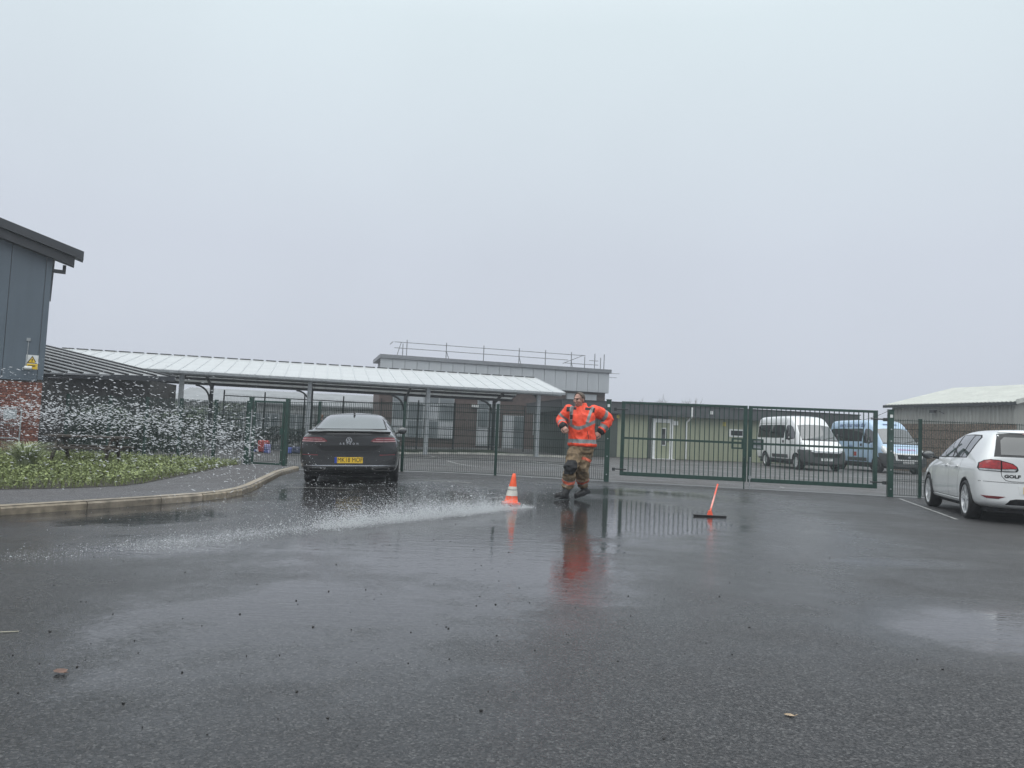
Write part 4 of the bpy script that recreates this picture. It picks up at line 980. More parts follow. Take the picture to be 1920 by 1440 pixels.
conform('boot_painted_shade', BV, [(-.74, .952), (.74, .952), (.76, .978), (.4, .993), (0, .996), (-.4, .993), (-.76, .978)], 'rear', M_SEAM, AR, 0.004)  # near-black strip on the boot, painting in the shade beneath the spoiler lip
for sg in (1, -1):
    f = (lambda p: p) if sg > 0 else mirror_poly
    lamp = conform('tail_lamp', BV, f([(.40, .845), (.455, .895), (.52, .918), (.70, .922), (.835, .915), (.865, .835), (.60, .826), (.46, .828)]), 'rear', M_REDD, AR, 0.006, 0.03)
    conform('pale_strip', BV, f([(.45, .834), (.60, .832), (.862, .840), (.860, .853), (.60, .848), (.43, .849)]), 'rear', M_PINK, lamp, 0.010, 0.03)
    conform('bright_strip', BV, f([(.49, .875), (.84, .878), (.84, .888), (.50, .885)]), 'rear', M_PINK, lamp, 0.010, 0.03)
    conform('lamp_split', BV, f(strip([(.645, .826), (.645, .922)], .008)), 'rear', M_SEAM, lamp, 0.011, 0.03, 0)
    conform('reflector', BV, f([(.57, .578), (.855, .590), (.855, .602), (.57, .594)]), 'rear', M_REDD, AR, 0.004, 0.03)
    ex = conform('exhaust_trim', BV, f([(.42, .325), (.50, .295), (.72, .297), (.765, .335), (.74, .355), (.45, .353)]), 'rear', M_CHROME, AR, 0.006, 0.03)
    conform('exhaust_opening', BV, f([(.445, .329), (.51, .305), (.71, .307), (.74, .333), (.72, .345), (.47, .343)]), 'rear', M_SEAM, ex, 0.011, 0.03, 0)
conform('bumper_chrome_strip', BV, [(-.86, .378), (.86, .378), (.86, .398), (-.86, .398)], 'rear', M_CHROME, AR, 0.010, 0.03)
conform('lower_bumper', BV, [(-.84, .30), (-.72, .262), (.72, .262), (.84, .30), (.86, .372), (-.86, .372)], 'rear', M_BLACK, AR, 0.0035, 0.04)
conform('boot_lower_recess', BV, [(-.60, .765), (.60, .765), (.53, .690), (.42, .660), (-.42, .660), (-.53, .690)], 'rear', M_SEAM, AR, 0.003, 0.04)
conform('bumper_crease', BV, [(-.85, .640), (.85, .640), (.85, .656), (-.85, .656)], 'rear', M_DPAINT, AR, 0.016, 0.04, 0.03)
conform('plate_recess', BV, [(-.43, .40), (.43, .40), (.33, .535), (.27, .565), (-.27, .565), (-.33, .535)], 'rear', M_DPAINT, AR, 0.002, 0.04)
pl = conform('number_plate', BV, [(-.26, .435), (.26, .435), (.26, .546), (-.26, .546)], 'rear', M_YELLOW, AR, 0.012, 0.2)
conform('euro_band', BV, [(-.26, .435), (-.215, .435), (-.215, .546), (-.26, .546)], 'rear', M_BLUE, pl, 0.0145, 0.2, 0)
conform('registration', BV, None, 'rear', M_INK, pl, 0.0155, mesh2d=shift2d(text2d('MK18 MOF', .122, bold=.0, xscale=.80), .025, .491))
conform('model_lettering', BV, None, 'rear', M_CHROME, AR, 0.008, mesh2d=shift2d(text2d('A  R  T  E  O  N', .052, bold=.0012), 0, .797))
# round maker's badge: ring with V over W
def ring2d(r0, r1, n=28):
    s = MB(); vs = []
    for k in range(n): t = 2*math.pi*k/n; vs += [(r0*math.cos(t), r0*math.sin(t), 0), (r1*math.cos(t), r1*math.sin(t), 0)]
    s.add(vs, [(2*k, 2*((k+1) % n), 2*((k+1) % n)+1, 2*k+1) for k in range(n)]); return s
def vw_badge(bv, c, r, side, parent, off):
    s = ring2d(r*0.86, r)
    def seg(a, b_, w):
        a = Vector(a); b_ = Vector(b_); d = (b_-a).normalized(); n = Vector((-d.y, d.x))*w/2
        s.add([(*(a-n), 0), (*(b_-n), 0), (*(b_+n), 0), (*(a+n), 0)], [(0, 1, 2, 3)])
    w = r*0.17
    for sg in (-1, 1):
        seg((sg*r*.40, r*.80), (0, r*.10), w); seg((sg*r*.80, r*.38), (sg*r*.36, -r*.74), w); seg((sg*r*.38, -r*.74), (0, r*.02), w)
    me = s.mesh('x')
    disc = conform('badge', bv, [(c[0]+r*1.0*math.cos(t), c[1]+r*1.0*math.sin(t)) for t in [2*math.pi*k/20 for k in range(20)]], side, M_SEAM, parent, off, 0.06)
    for v in me.vertices: v.co.x += c[0]; v.co.y += c[1]
    conform('badge_emblem', bv, None, side, M_CHROME, disc, off+0.004, mesh2d=me)
vw_badge(BV, (0, .862), .058, 'rear', AR, 0.008)
s = MB(); s.prism([(-.022, -1.02, 1.372), (.022, -1.02, 1.372), (.006, -.98, 1.372+.075), (-.006, -.98, 1.372+.075)], (0, .13, .004)); bevel(s.build('roof_aerial', M_BLACK, AR), .006)
for sg, sd_ in ((1, 'right'), (-1, 'left')):
    gl_ = [(1.25, .985), (.85, 1.20), (.35, 1.325), (-.3, 1.352), (-.9, 1.31), (-1.55, 1.13), (-1.75, 1.03), (-1.0, 1.02), (.2, 1.01)]
    conform('side_window', BV, gl_, sd_, M_GLASSL, AR, 0.005, 0.06)
    for yy in (-.28, -.34): pass
    conform('window_pillar', BV, strip([(-.25, 1.015), (-.30, 1.35)], .07), sd_, M_SEAM, AR, 0.0085, 0.05, 0)
    conform('door_seam', BV, strip([(-.25, 1.0), (-.28, .6), (-.25, .3)], .008), sd_, M_SEAM, AR, 0.0025, 0.05, 0)
    conform('door_handle', BV, strip([(-.75, .83), (-.55, .83)], .025), sd_, M_CHROME, AR, 0.018, 0.05, 0.018)
    mirror_unit(AR, sg*.99, 1.02, 1.04, M_DPAINT, sg, (.11, .06, .08))

# --- white hatchback
th = -R(16.5); fwd = Vector((-math.sin(th), math.cos(th), 0)); rgt = Vector((math.cos(th), math.sin(th), 0))
ax = Vector((7.74, 12.90, 0)) + rgt*0.78; ct = ax + fwd*1.34
GO = empty('hatchback_car', (ct.x, ct.y, 0), th, 'white five door hatchback parked facing the fence', 'car')
M_WPAINT = paint('white_paint', (0.74, 0.75, 0.75), 0.35, 0.0, var=0.03)
G_ST = [
 (-2.10, .36, .55, .66, .40, .74, .56, .73, .80, .70, .95, .58, 1.03, 1.045),
 (-2.06, .28, .66, .79, .36, .835, .56, .825, .83, .765, .99, .63, 1.075, 1.095),
 (-1.98, .24, .72, .855, .32, .878, .58, .870, .86, .800, 1.01, .650, 1.22, 1.265),
 (-1.86, .22, .76, .865, .30, .888, .60, .882, .87, .805, 1.02, .640, 1.385, 1.445),
 (-1.70, .21, .76, .868, .30, .890, .60, .884, .87, .805, 1.02, .635, 1.440, 1.496),
 (-1.20, .20, .78, .872, .29, .892, .60, .885, .87, .80, 1.015, .630, 1.455, 1.512),
 (-0.40, .19, .78, .875, .27, .892, .60, .882, .865, .805, 1.00, .63, 1.458, 1.516),
 (0.20, .19, .78, .875, .27, .892, .60, .880, .86, .805, .99, .60, 1.420, 1.480),
 (0.70, .19, .78, .875, .27, .892, .60, .880, .85, .80, .975, .62, 1.24, 1.29),
 (1.18, .19, .78, .870, .28, .890, .60, .870, .835, .78, .945, .62, .985, 1.01),
 (1.60, .20, .76, .855, .30, .875, .58, .840, .785, .72, .865, .50, .885, .895),
 (1.93, .22, .66, .79, .32, .81, .54, .77, .70, .66, .755, .44, .772, .78),
 (2.10, .30, .46, .58, .38, .62, .52, .58, .62, .50, .67, .34, .685, .69)]
me = body_mesh(G_ST); BV = bvh_of(me)
link(bpy.data.objects.new('body', cut_wheels(me, [(-1.34, .318), (1.24, .318)], 0.362, .62, 1.2, [M_WPAINT, M_BLACK])), GO)
for y in (-1.34, 1.24):
    for sg in (-1, 1): wheel(GO, (sg*.785, y, .318), .318, .215, sg, rimfrac=.74)
for sd_, sg in (('left', -1), ('right', 1)):
    conform('window_surround', BV, [(.92, .985), (.62, 1.19), (.25, 1.335), (-.25, 1.405), (-.80, 1.408), (-1.28, 1.395), (-1.42, 1.355), (-1.16, 1.005), (-.3, .995)], sd_, M_SEAM, GO, 0.003, 0.05)
    conform('front_door_glass', BV, [(.78, 1.005), (.52, 1.185), (.18, 1.325), (-.20, 1.385), (-.27, 1.005)], sd_, M_GLASSL, GO, 0.007, 0.05)
    conform('rear_door_glass', BV, [(-.36, 1.008), (-.29, 1.390), (-.72, 1.392), (-.95, 1.385), (-.83, 1.010)], sd_, M_GLASSL, GO, 0.007, 0.05)
    conform('quarter_glass', BV, [(-.89, 1.012), (-1.01, 1.380), (-1.27, 1.378), (-1.37, 1.345), (-1.14, 1.015)], sd_, M_GLASSL, GO, 0.007, 0.05)
    for pts in ([(-.30, .98), (-.31, .62), (-.27, .32)], [(-1.0, .99), (-.99, .80), (-.93, .66), (-.88, .50), (-.86, .32)], [(.90, .97), (.88, .62), (.80, .32)], [(.80, .318), (-.86, .318)]):
        conform('door_seam', BV, strip(pts, .007), sd_, M_SEAM, GO, 0.0025, 0.05, 0)
    for y in (-.10, -.80):
        conform('door_handle', BV, [(y-.11, .845), (y+.09, .845), (y+.10, .872), (y-.10, .875)], sd_, M_WPAINT, GO, 0.028, 0.05, 0.025)
    conform('sill_strip', BV, [(.88, .262), (-.94, .262), (-.94, .30), (.88, .30)], sd_, M_WPAINT, GO, 0.014, 0.06, 0.02)
    mirror_unit(GO, sg*1.00, .70, 1.02, M_BLACK, sg, (.115, .065, .080))
wf = [(-.655, 1.045), (.655, 1.045), (.585, 1.30), (.545, 1.405), (.3, 1.425), (-.3, 1.425), (-.545, 1.405), (-.585, 1.30)]
conform('rear_window_frame', BV, wf, 'rear', M_BLACK, GO, 0.004, 0.04)
conform('rear_window', BV, [(-.56, 1.075), (.56, 1.075), (.53, 1.30), (.47, 1.355), (-.47, 1.355), (-.53, 1.30)], 'rear', glass('grey_rear_glass', (0.022, 0.026, 0.027), 0.04), GO, 0.008, 0.04)
conform('roof_spoiler', BV, [(-.52, 1.420), (.52, 1.420), (.46, 1.448), (-.46, 1.448)], 'rear', M_WPAINT, GO, 0.02, 0.05, 0.04)
conform('brake_lamp', BV, [(-.20, 1.404), (.20, 1.404), (.20, 1.418), (-.20, 1.418)], 'rear', M_REDD, GO, 0.012, 0.05, 0.02)
for sg in (1, -1):
    f = (lambda p: p) if sg > 0 else mirror_poly
    bz = conform('tail_lamp_bezel', BV, f([(.325, .845), (.35, .815), (.50, .808), (.845, .820), (.858, .86), (.835, .94), (.78, .985), (.70, 1.002), (.585, .995), (.40, .945), (.34, .895)]), 'rear', M_SEAM, GO, 0.004, 0.03)
    conform('outer_lens', BV, f([(.572, .852), (.842, .858), (.828, .930), (.772, .975), (.70, .990), (.572, .982)]), 'rear', M_RED, bz, 0.011, 0.03)
    conform('inner_lens', BV, f([(.350, .868), (.552, .855), (.552, .974), (.41, .935), (.358, .895)]), 'rear', M_RED, bz, 0.011, 0.03)
    conform('clear_strip', BV, f([(.572, .822), (.838, .828), (.840, .852), (.572, .846)]), 'rear', M_CLEAR, bz, 0.011, 0.03)
    conform('clear_strip', BV, f([(.375, .824), (.552, .820), (.552, .848), (.352, .858)]), 'rear', M_CLEAR, bz, 0.011, 0.03)
    conform('bumper_reflector', BV, f([(.50, .425), (.60, .385), (.76, .392), (.83, .432)]), 'rear', M_REDD, GO, 0.006, 0.03)
conform('hatch_seam', BV, strip([(-.565, .812), (-.555, .74), (-.50, .68), (-.42, .665), (.42, .665), (.50, .68), (.555, .74), (.565, .812)], .008), 'rear', M_SEAM, GO, 0.003, 0.04, 0)
conform('bumper_seam', BV, strip([(-.86, .655), (-.5, .645), (.5, .645), (.86, .655)], .006), 'rear', M_SEAM, GO, 0.0025, 0.04, 0)
conform('lower_valance', BV, [(-.50, .30), (.50, .30), (.44, .375), (.36, .395), (-.36, .395), (-.44, .375)], 'rear', M_SEAM, GO, 0.004, 0.04)
conform('plate_recess', BV, [(-.31, .47), (.31, .47), (.33, .60), (-.33, .60)], 'rear', M_WPAINT, GO, 0.004, 0.05)
pl = conform('number_plate', BV, [(-.26, .480), (.26, .480), (.26, .588), (-.26, .588)], 'rear', M_YELLOW, GO, 0.012, 0.2)
conform('model_lettering', BV, None, 'rear', M_SEAM, GO, 0.006, mesh2d=shift2d(text2d('GOLF', .066, bold=.003, xscale=1.35), -.41, .742))
vw_badge(BV, (0, .90), .06, 'rear', GO, 0.006)
s = MB(); s.box((-.72, -1.9, .17), (.72, 1.85, .24)); s.build('underbody', M_SEAM, GO)
s = MB(); s.box((-.74, -2.2, .18), (.74, 2.2, .26)); s.build('underbody', M_SEAM, AR)

# --- two minibuses
V_ST = [
 (-2.72, .45, .70, .86, .52, .90, .90, .90, 1.28, .89, 1.36, .80, 2.22, 2.34),
 (-2.66, .36, .82, .96, .44, .99, .90, .99, 1.28, .975, 1.36, .86, 2.32, 2.46),
 (-2.45, .32, .86, .995, .40, 1.025, .90, 1.022, 1.28, 1.01, 1.36, .885, 2.36, 2.50),
 (-1.00, .30, .88, 1.00, .38, 1.028, .90, 1.025, 1.28, 1.01, 1.36, .89, 2.37, 2.51),
 (0.30, .30, .88, 1.00, .38, 1.028, .90, 1.025, 1.28, 1.01, 1.36, .89, 2.37, 2.51),
 (0.70, .30, .88, 1.00, .38, 1.028, .90, 1.025, 1.28, 1.01, 1.36, .885, 2.34, 2.48),
 (1.02, .30, .88, 1.00, .38, 1.028, .90, 1.022, 1.28, 1.00, 1.36, .865, 2.20, 2.35),
 (1.28, .30, .88, 1.00, .38, 1.028, .90, 1.020, 1.27, .99, 1.35, .855, 2.00, 2.10),
 (1.70, .30, .88, 1.00, .38, 1.026, .88, 1.015, 1.24, .975, 1.32, .855, 1.66, 1.73),
 (2.12, .30, .86, .99, .38, 1.015, .84, .995, 1.12, .945, 1.22, .84, 1.33, 1.37),
 (2.42, .29, .82, .965, .36, .99, .75, .965, .98, .90, 1.08, .74, 1.15, 1.18),
 (2.62, .28, .76, .91, .34, .935, .65, .91, .84, .85, .92, .68, .98, 1.00),
 (2.72, .32, .60, .76, .38, .78, .60, .76, .74, .70, .80, .56, .85, .86)]
VB = body_mesh(V_ST, 0.86); VBV = bvh_of(VB)
M_BUMP = mat('grey_bumper_plastic', (0.055, 0.058, 0.06), 0.6, var=0.15, scale=8)
def van(name, loc, rz, pm, label, kind):
    r = empty(name, loc, rz, label, 'minibus', 'minibuses parked behind the double gates')
    def mf(c, n):
        if c.y > 1.98 and c.z < 0.80 + (0.12 if abs(c.x) > .62 else -0.10) and not (kind == 'w' and False): return 2
        if c.z < .46: return 2
        return 0
    link(bpy.data.objects.new('body', cut_wheels(VB.copy(), [(-1.55, .345), (1.78, .345)], 0.42, .70, 1.3, [pm, M_SEAM, M_BUMP], mf)), r)
    for y in (-1.55, 1.78):
        for sg in (-1, 1): wheel(r, (sg*.89, y, .345), .345, .225, sg, 6, M_ALLOY if kind == 'w' else M_DARKST, 0.62, False)
    ws_ = [(-.84, 1.395), (-.4, 1.372), (0, 1.366), (.4, 1.372), (.84, 1.395), (.795, 1.75), (.735, 2.02), (.4, 2.06), (0, 2.068), (-.4, 2.06), (-.735, 2.02), (-.795, 1.75)]
    conform('windscreen', VBV, ws_, 'front', M_GLASSL, r, 0.006, 0.06)
    conform('scuttle', VBV, [(-.86, 1.335), (.86, 1.335), (.84, 1.39), (.4, 1.368), (0, 1.362), (-.4, 1.368), (-.84, 1.39)], 'front', M_BLACK, r, 0.005, 0.06)
    conform('wiper', VBV, strip([(.62, 1.395), (-.02, 1.41)], .018), 'front', M_SEAM, r, 0.016, 0.06, 0); conform('wiper', VBV, strip([(-.12, 1.395), (-.70, 1.50)], .018), 'front', M_SEAM, r, 0.016, 0.06, 0)
    for sd_, sg in (('right', 1), ('left', -1)):
        conform('cab_window', VBV, [(1.62, 1.42), (1.50, 1.60), (1.22, 1.92), (1.02, 2.02), (.72, 2.03), (.66, 1.94), (.66, 1.50), (.74, 1.36), (1.05, 1.34)], sd_, M_GLASS, r, 0.006, 0.06)
        conform('side_glazing', VBV, [(.52, 1.42), (.56, 2.02), (.30, 2.04), (-2.40, 2.04), (-2.52, 1.97), (-2.52, 1.46), (-2.44, 1.42)], sd_, M_GLASS, r, 0.006, 0.08)
        for yy in (-.42, -1.42): conform('glazing_divider', VBV, strip([(yy, 1.425), (yy, 2.035)], .03), sd_, M_SEAM, r, 0.010, 0.08, 0)
        conform('side_moulding', VBV, [(.98, .50), (-.72, .50), (-.72, .66), (.98, .66)], sd_, M_BUMP, r, 0.016, 0.08, 0.02)
        conform('door_handle', VBV, [(.44, 1.20), (.56, 1.20), (.56, 1.32), (.44, 1.32)], sd_, M_SEAM, r, 0.02, 0.05, 0.02)
        for pts in ([(.60, 1.36), (.60, .42)], [(.60, 2.06), (.60, 2.3)], [(1.42, 1.3), (1.40, .85)]): conform('door_seam', VBV, strip(pts, .012), sd_, M_SEAM, r, 0.003, 0.06, 0)
        conform('roof_seam', VBV, strip([(.62, 2.12), (-2.5, 2.12)], .012), sd_, M_SEAM, r, 0.003, 0.08, 0)
        mo = MB().ball((sg*1.16, 1.42, 1.50), (.09, .07, .19), 8).tube([(sg*1.05, 1.40, 1.42), (sg*1.0, 1.36, 1.40)], .03, 6).build('door_mirror', M_BLACK, r, smooth=True)
        MB().ball((sg*1.20, 1.47, 1.44), (.03, .03, .045), 6).build('indicator', M_CLEAR, mo, smooth=True)
        f = (lambda p: p) if sg > 0 else mirror_poly
        hl = conform('headlamp', VBV, f([(.60, .96), (.66, .90), (.86, .93), (.955, 1.02), (.955, 1.20), (.90, 1.26), (.80, 1.10), (.66, 1.05)]), 'front', M_CLEAR, r, 0.008, 0.05)
        conform('headlamp', VBV, [(2.12, 1.10), (2.30, 1.16), (2.46, 1.04), (2.52, .92), (2.36, .90), (2.20, 1.0)], sd_, M_CLEAR, r, 0.006, 0.05)
    if kind == 'w':
        gr = conform('grille', VBV, [(-.60, .62), (.60, .62), (.66, .80), (-.66, .80)], 'front', M_SEAM, r, 0.012, 0.06)
        for z in (.83, .885):
            conform('grille_chevron_bar', VBV, strip([(-.70, z+.025), (-.14, z), (-.05, z+.005), (0, z+.045), (.05, z+.005), (.14, z), (.70, z+.025)], .026), 'front', M_CHROME, r, 0.022, 0.05, 0.015)
    else:
        conform('grille_surround', VBV, [(-.60, .60), (.60, .60), (.68, .88), (.60, .93), (-.60, .93), (-.68, .88)], 'front', M_WHITE, r, 0.014, 0.06)
        gr = conform('grille', VBV, [(-.50, .655), (.50, .655), (.55, .85), (-.55, .85)], 'front', M_SEAM, r, 0.022, 0.06)
        for z in (.70, .75, .80): conform('grille_slat', VBV, strip([(-.49, z), (.49, z)], .014), 'front', M_BUMP, gr, 0.030, 0.06, 0)
        conform('badge', VBV, [(.055*math.cos(t), .76+.055*math.sin(t)) for t in [math.pi*k/8 for k in range(16)]], 'front', M_CHROME, gr, 0.036, 0.1)
    pl = conform('number_plate', VBV, [(-.26, .455), (.26, .455), (.26, .565), (-.26, .565)], 'front', M_PLATEW, r, 0.016, 0.2)
    conform('registration', VBV, None, 'front', M_INK, pl, 0.020, mesh2d=shift2d(text2d('YE08 ZNT' if kind == 'w' else 'GN57 NRU', .118, mirror=True, bold=.002, xscale=.82), 0, .51))
    s = MB(); s.box((-.85, -2.5, .22), (.85, 2.4, .34)); s.build('underbody', M_SEAM, r)
    return r
M_VWHITE = paint('van_white', (0.70, 0.71, 0.71), 0.38, var=0.03); M_VBLUE = paint('van_pale_blue', (0.36, 0.50, 0.66), 0.38, var=0.04)
hd = R(5); f_ = Vector((math.sin(hd), -math.cos(hd), 0))
wc = Vector((14.10, 34.2, 0)) - f_*2.72; van('minibus', (wc.x, wc.y, 0), math.pi + hd, M_VWHITE, 'white minibus with dark side windows and grey bumper behind the gate', 'w')
bc = Vector((18.05, 34.8, 0)) - f_*2.72
bv_ = van('minibus', (bc.x, bc.y, 0), math.pi + hd, M_VBLUE, 'pale blue minibus with lettering along its roof side', 'b')
M_TEXTB = mat('navy_lettering', (0.03, 0.06, 0.18), 0.5, var=0.05)
M_TEXTR = mat('magenta_lettering', (0.45, 0.12, 0.30), 0.5, var=0.05)
conform('roof_side_lettering', VBV, None, 'right', M_TEXTB, bv_, 0.008, mesh2d=shift2d(text2d('every hour every day', .27, bold=.004), -.55, 2.21))
conform('side_lettering', VBV, None, 'right', M_TEXTB, bv_, 0.008, mesh2d=shift2d(text2d('safely', .24, bold=.004), -.45, 1.16))
conform('bonnet_lettering', VBV, None, 'front', M_TEXTR, bv_, 0.010, mesh2d=shift2d(text2d('every hour every day', .10, mirror=True, bold=.003), 0, 1.10))
conform('roof_front_lettering', VBV, None, 'front', M_TEXTB, bv_, 0.010, mesh2d=shift2d(text2d('every hour', .16, mirror=True, bold=.003), -.05, 2.26))
conform('red_side_panel', VBV, [(-.20, .72), (.10, .72), (.10, .92), (-.20, .92)], 'right', M_RED, bv_, 0.008, 0.06)
# ------------------------------------------------------------------ people
def eloft(s, rings, n=20):
    """rings: (centre, axis_a, axis_b) ellipses; closed ends"""
    vs = []
    for c, a, b_ in rings:
        c, a, b_ = Vector(c), Vector(a), Vector(b_)
        for k in range(n):
            t = 2*math.pi*k/n; vs.append(c + a*math.cos(t) + b_*math.sin(t))
    N = len(rings); fs = [(i*n+k, i*n+(k+1) % n, (i+1)*n+(k+1) % n, (i+1)*n+k) for i in range(N-1) for k in range(n)]
    fs += [tuple(range(n))[::-1], tuple((N-1)*n+k for k in range(n))]; s.add(vs, fs); return s
def limb(s, pts, rad, n=14):
    pts = [Vector(p) for p in pts]; P = []; Q = []
    for i in range(len(pts)-1):                                 # resample
        for k in range(6): P.append(pts[i].lerp(pts[i+1], k/6)); Q.append(rad[i] + (rad[i+1]-rad[i])*k/6)
    P.append(pts[-1]); Q.append(rad[-1]); s.tube(P, Q, n); s.ball(pts[0], rad[0]*0.98, 7); s.ball(pts[-1], rad[-1]*0.98, 7); return s
def fuse(s, voxel, smooth=2, wrinkle=0.0, wscale=9.0, aniso=(1, 1, 1)):
    o = bpy.data.objects.new('tmp', s.mesh('x')); COL.objects.link(o)
    md = o.modifiers.new('r', 'REMESH'); md.mode = 'VOXEL'; md.voxel_size = voxel
    if smooth: m2 = o.modifiers.new('s', 'SMOOTH'); m2.iterations = smooth; m2.factor = 0.5
    me = evaluated(o); bpy.data.objects.remove(o)
    if wrinkle:
        vn = [v.normal.copy() for v in me.vertices]
        for v, n_ in zip(me.vertices, vn):
            q = Vector((v.co.x*aniso[0], v.co.y*aniso[1], v.co.z*aniso[2]))*wscale
            h = noise.noise(q) + 0.5*noise.noise(q*2.1 + Vector((3, 1, 7))); h = 1 - abs(h)*2
            v.co += n_*h*wrinkle
    for p in me.polygons: p.use_smooth = True
    me.update(); return me
def addmesh(name, me, mats, parent, fn=None):
    me.name = name; me.materials.clear()
    for m in mats: me.materials.append(m)
    if fn: me.polygons.foreach_set('material_index', [fn(p.center) for p in me.polygons])
    o = bpy.data.objects.new(name, me); link(o, parent); return o
M_SKIN = mat('skin', (0.42, 0.235, 0.185), 0.5, var=0.16, scale=22, bump=0.1, bscale=200)
M_HAIR = mat('grey_brown_hair', (0.105, 0.080, 0.062), 0.7, var=0.35, scale=45, bump=0.6, bscale=260)
M_ORANGE = mat('hi_vis_orange', (0.88, 0.078, 0.030), 0.6, var=0.16, scale=9, bump=0.7, bscale=26)
M_SILVER = mat('reflective_tape', (0.22, 0.235, 0.235), 0.45, 0.25, var=0.12, scale=20, bump=0.2, bscale=40)
M_NAVY = mat('black_fabric', (0.016, 0.017, 0.019), 0.75, var=0.25, scale=12, bump=0.3, bscale=60)
M_TAN = mat('tan_fabric', (0.18, 0.128, 0.075), 0.8, var=0.62, scale=8, bump=0.45, bscale=40)
M_BOOT = mat('boot_leather', (0.012, 0.012, 0.013), 0.5, var=0.25, scale=20, bump=0.2, bscale=70)
M_CORAL = mat('coral_tape', (0.55, 0.115, 0.060), 0.6, var=0.4, scale=15)
def seg_t(p, a, b_):
    d = b_-a; t = (p-a).dot(d)/d.length_squared; return t, (p - (a + d*min(1, max(0, t)))).length
def head_parts(s, c, F, U, S):
    M3 = Matrix((S, F, U)).transposed()
    def B(f, sd_, u, r_): s.ball(c + F*f + S*sd_ + U*u, (r_[1], r_[0], r_[2]), 9, M=M3)     # r = (fwd, side, up)
    B(-.012, 0, .030, (.096, .076, .088)); B(.022, 0, -.035, (.070, .062, .080)); B(.035, 0, -.085, (.045, .040, .034))
    B(.088, 0, .030, (.020, .050, .016)); B(.103, 0, -.012, (.020, .014, .030)); B(.112, 0, -.030, (.016, .019, .014))
    B(.086, 0, -.066, (.016, .028, .014))
    for sg in (-1, 1): B(.070, sg*.042, -.020, (.028, .024, .028)); B(-.012, sg*.078, -.006, (.018, .012, .034))
def hand_parts(s, wrist, D, N_, T, size=0.19, curl=1.0, thumb=1):
    """D: wrist to knuckles, N_: back-of-hand normal, T: towards the thumb side"""
    k = size/0.19; W_ = wrist
    eloft(s, [(W_, T*.026*k, N_*.019*k), (W_ + D*.03*k, T*.034*k, N_*.019*k), (W_ + D*.075*k, T*.042*k, N_*.016*k), (W_ + D*.098*k, T*.041*k, N_*.013*k)], 14)
    for i, (off, L_) in enumerate(((.030, .072), (.010, .080), (-.011, .074), (-.031, .058))):
        p = W_ + D*.092*k + T*off*k; d = D.copy(); pts = [p]; ang = 0
        for j, fr in enumerate((.45, .32, .26)):
            ang += curl*(0.75 if j == 0 else 0.95); d = D*math.cos(ang) - N_*math.sin(ang); pts.append(pts[-1] + d*L_*fr*k*1.15)
        s.tube(pts, [.0098*k, .0094*k, .0088*k, .0075*k], 8); s.ball(pts[-1], .0078*k, 5)
        for q in pts[:-1]: s.ball(q, .0098*k, 5)
    p = W_ + D*.025*k + T*.030*k; pts = [p, p + (D*.55 + T*.75 - N_*.3).normalized()*.042*k]; pts.append(pts[-1] + (D*.9 - T*.05 - N_*.45).normalized()*.034*k); pts.append(pts[-1] + (D*.6 - T*.45 - N_*.55).normalized()*.028*k)
    s.tube(pts, [.014*k, .0115*k, .0105*k, .0085*k], 8); s.ball(pts[-1], .0088*k, 5)

# --- the running man
RT = Vector((1.07, 13.1, 0.0))
J = lambda px, py, dy=0.0: at(px, py, 13.1 + dy) - RT
PM = empty('person', RT, 0, 'man in orange high visibility jacket and tan trousers striding through the water', 'person')
fF = Vector((-.30, -.954, 0)); fS = Vector((.954, -.30, 0)); UP = Vector((0, 0, 1))
neck = J(1090, 764, .02); hc = J(1086, 749.5, -.03)
hF = Vector((-.66, -.74, -.10)).normalized(); hU = (UP + Vector((.06, 0, 0)) - hF*hF.z).normalized(); hS = hF.cross(hU).normalized(); hU = hS.cross(hF).normalized()
Rsh, Lsh = J(1066.5, 770, .02), J(1114, 771, .02)
Rel, Rwr = J(1052, 788.5, .06), J(1056, 799, -.16)
Lel, Lwr = J(1141.5, 787, .14), J(1125.5, 811, .04)
Rhp, Rkn, Rak = J(1080, 848, -.02), J(1070, 876, -.18), J(1064.5, 915, -.04)
Lhp, Lkn, Lak = J(1099, 848, .04), J(1091, 877, -.04), J(1093.5, 911, .18)
waist = J(1091, 838, .0); chest = J(1090, 785, 0)
# body: one continuous figure under the clothes
s = MB(); head_parts(s, hc, hF, hU, hS)
limb(s, [hc - hU*.07 - hF*.015, neck - UP*.02], [.058, .062])
eloft(s, [(neck + UP*.01, fS*.07, fF*.06), (J(1090, 771, .02), fS*.16, fF*.09), (chest, fS*.18, fF*.12), (J(1091, 815), fS*.16, fF*.11), (waist, fS*.17, fF*.115), (J(1090, 850), fS*.16, fF*.11)])
limb(s, [Rsh, Rel, Rwr], [.055, .043, .030]); limb(s, [Lsh, Lel, Lwr], [.055, .043, .030])
limb(s, [Rhp, Rkn, Rak], [.085, .06, .042]); limb(s, [Lhp, Lkn, Lak], [.085, .06, .042])
rd = (Vector((.30, -.55, -.45))).normalized(); rn = (Vector((-.55, -.35, .75)) - rd*Vector((-.55, -.35, .75)).dot(rd)).normalized(); hand_parts(s, Rwr, rd, rn, rd.cross(rn)*1.0, .20, 1.0)
ld = (Vector((-.78, -.30, -.45))).normalized(); ln_ = (Vector((.15, -.85, .45)) - ld*Vector((.15, -.85, .45)).dot(ld)).normalized(); hand_parts(s, Lwr, ld, ln_, -ld.cross(ln_), .20, .95)
body = addmesh('body', fuse(s, .0055, 1), [M_SKIN], PM)
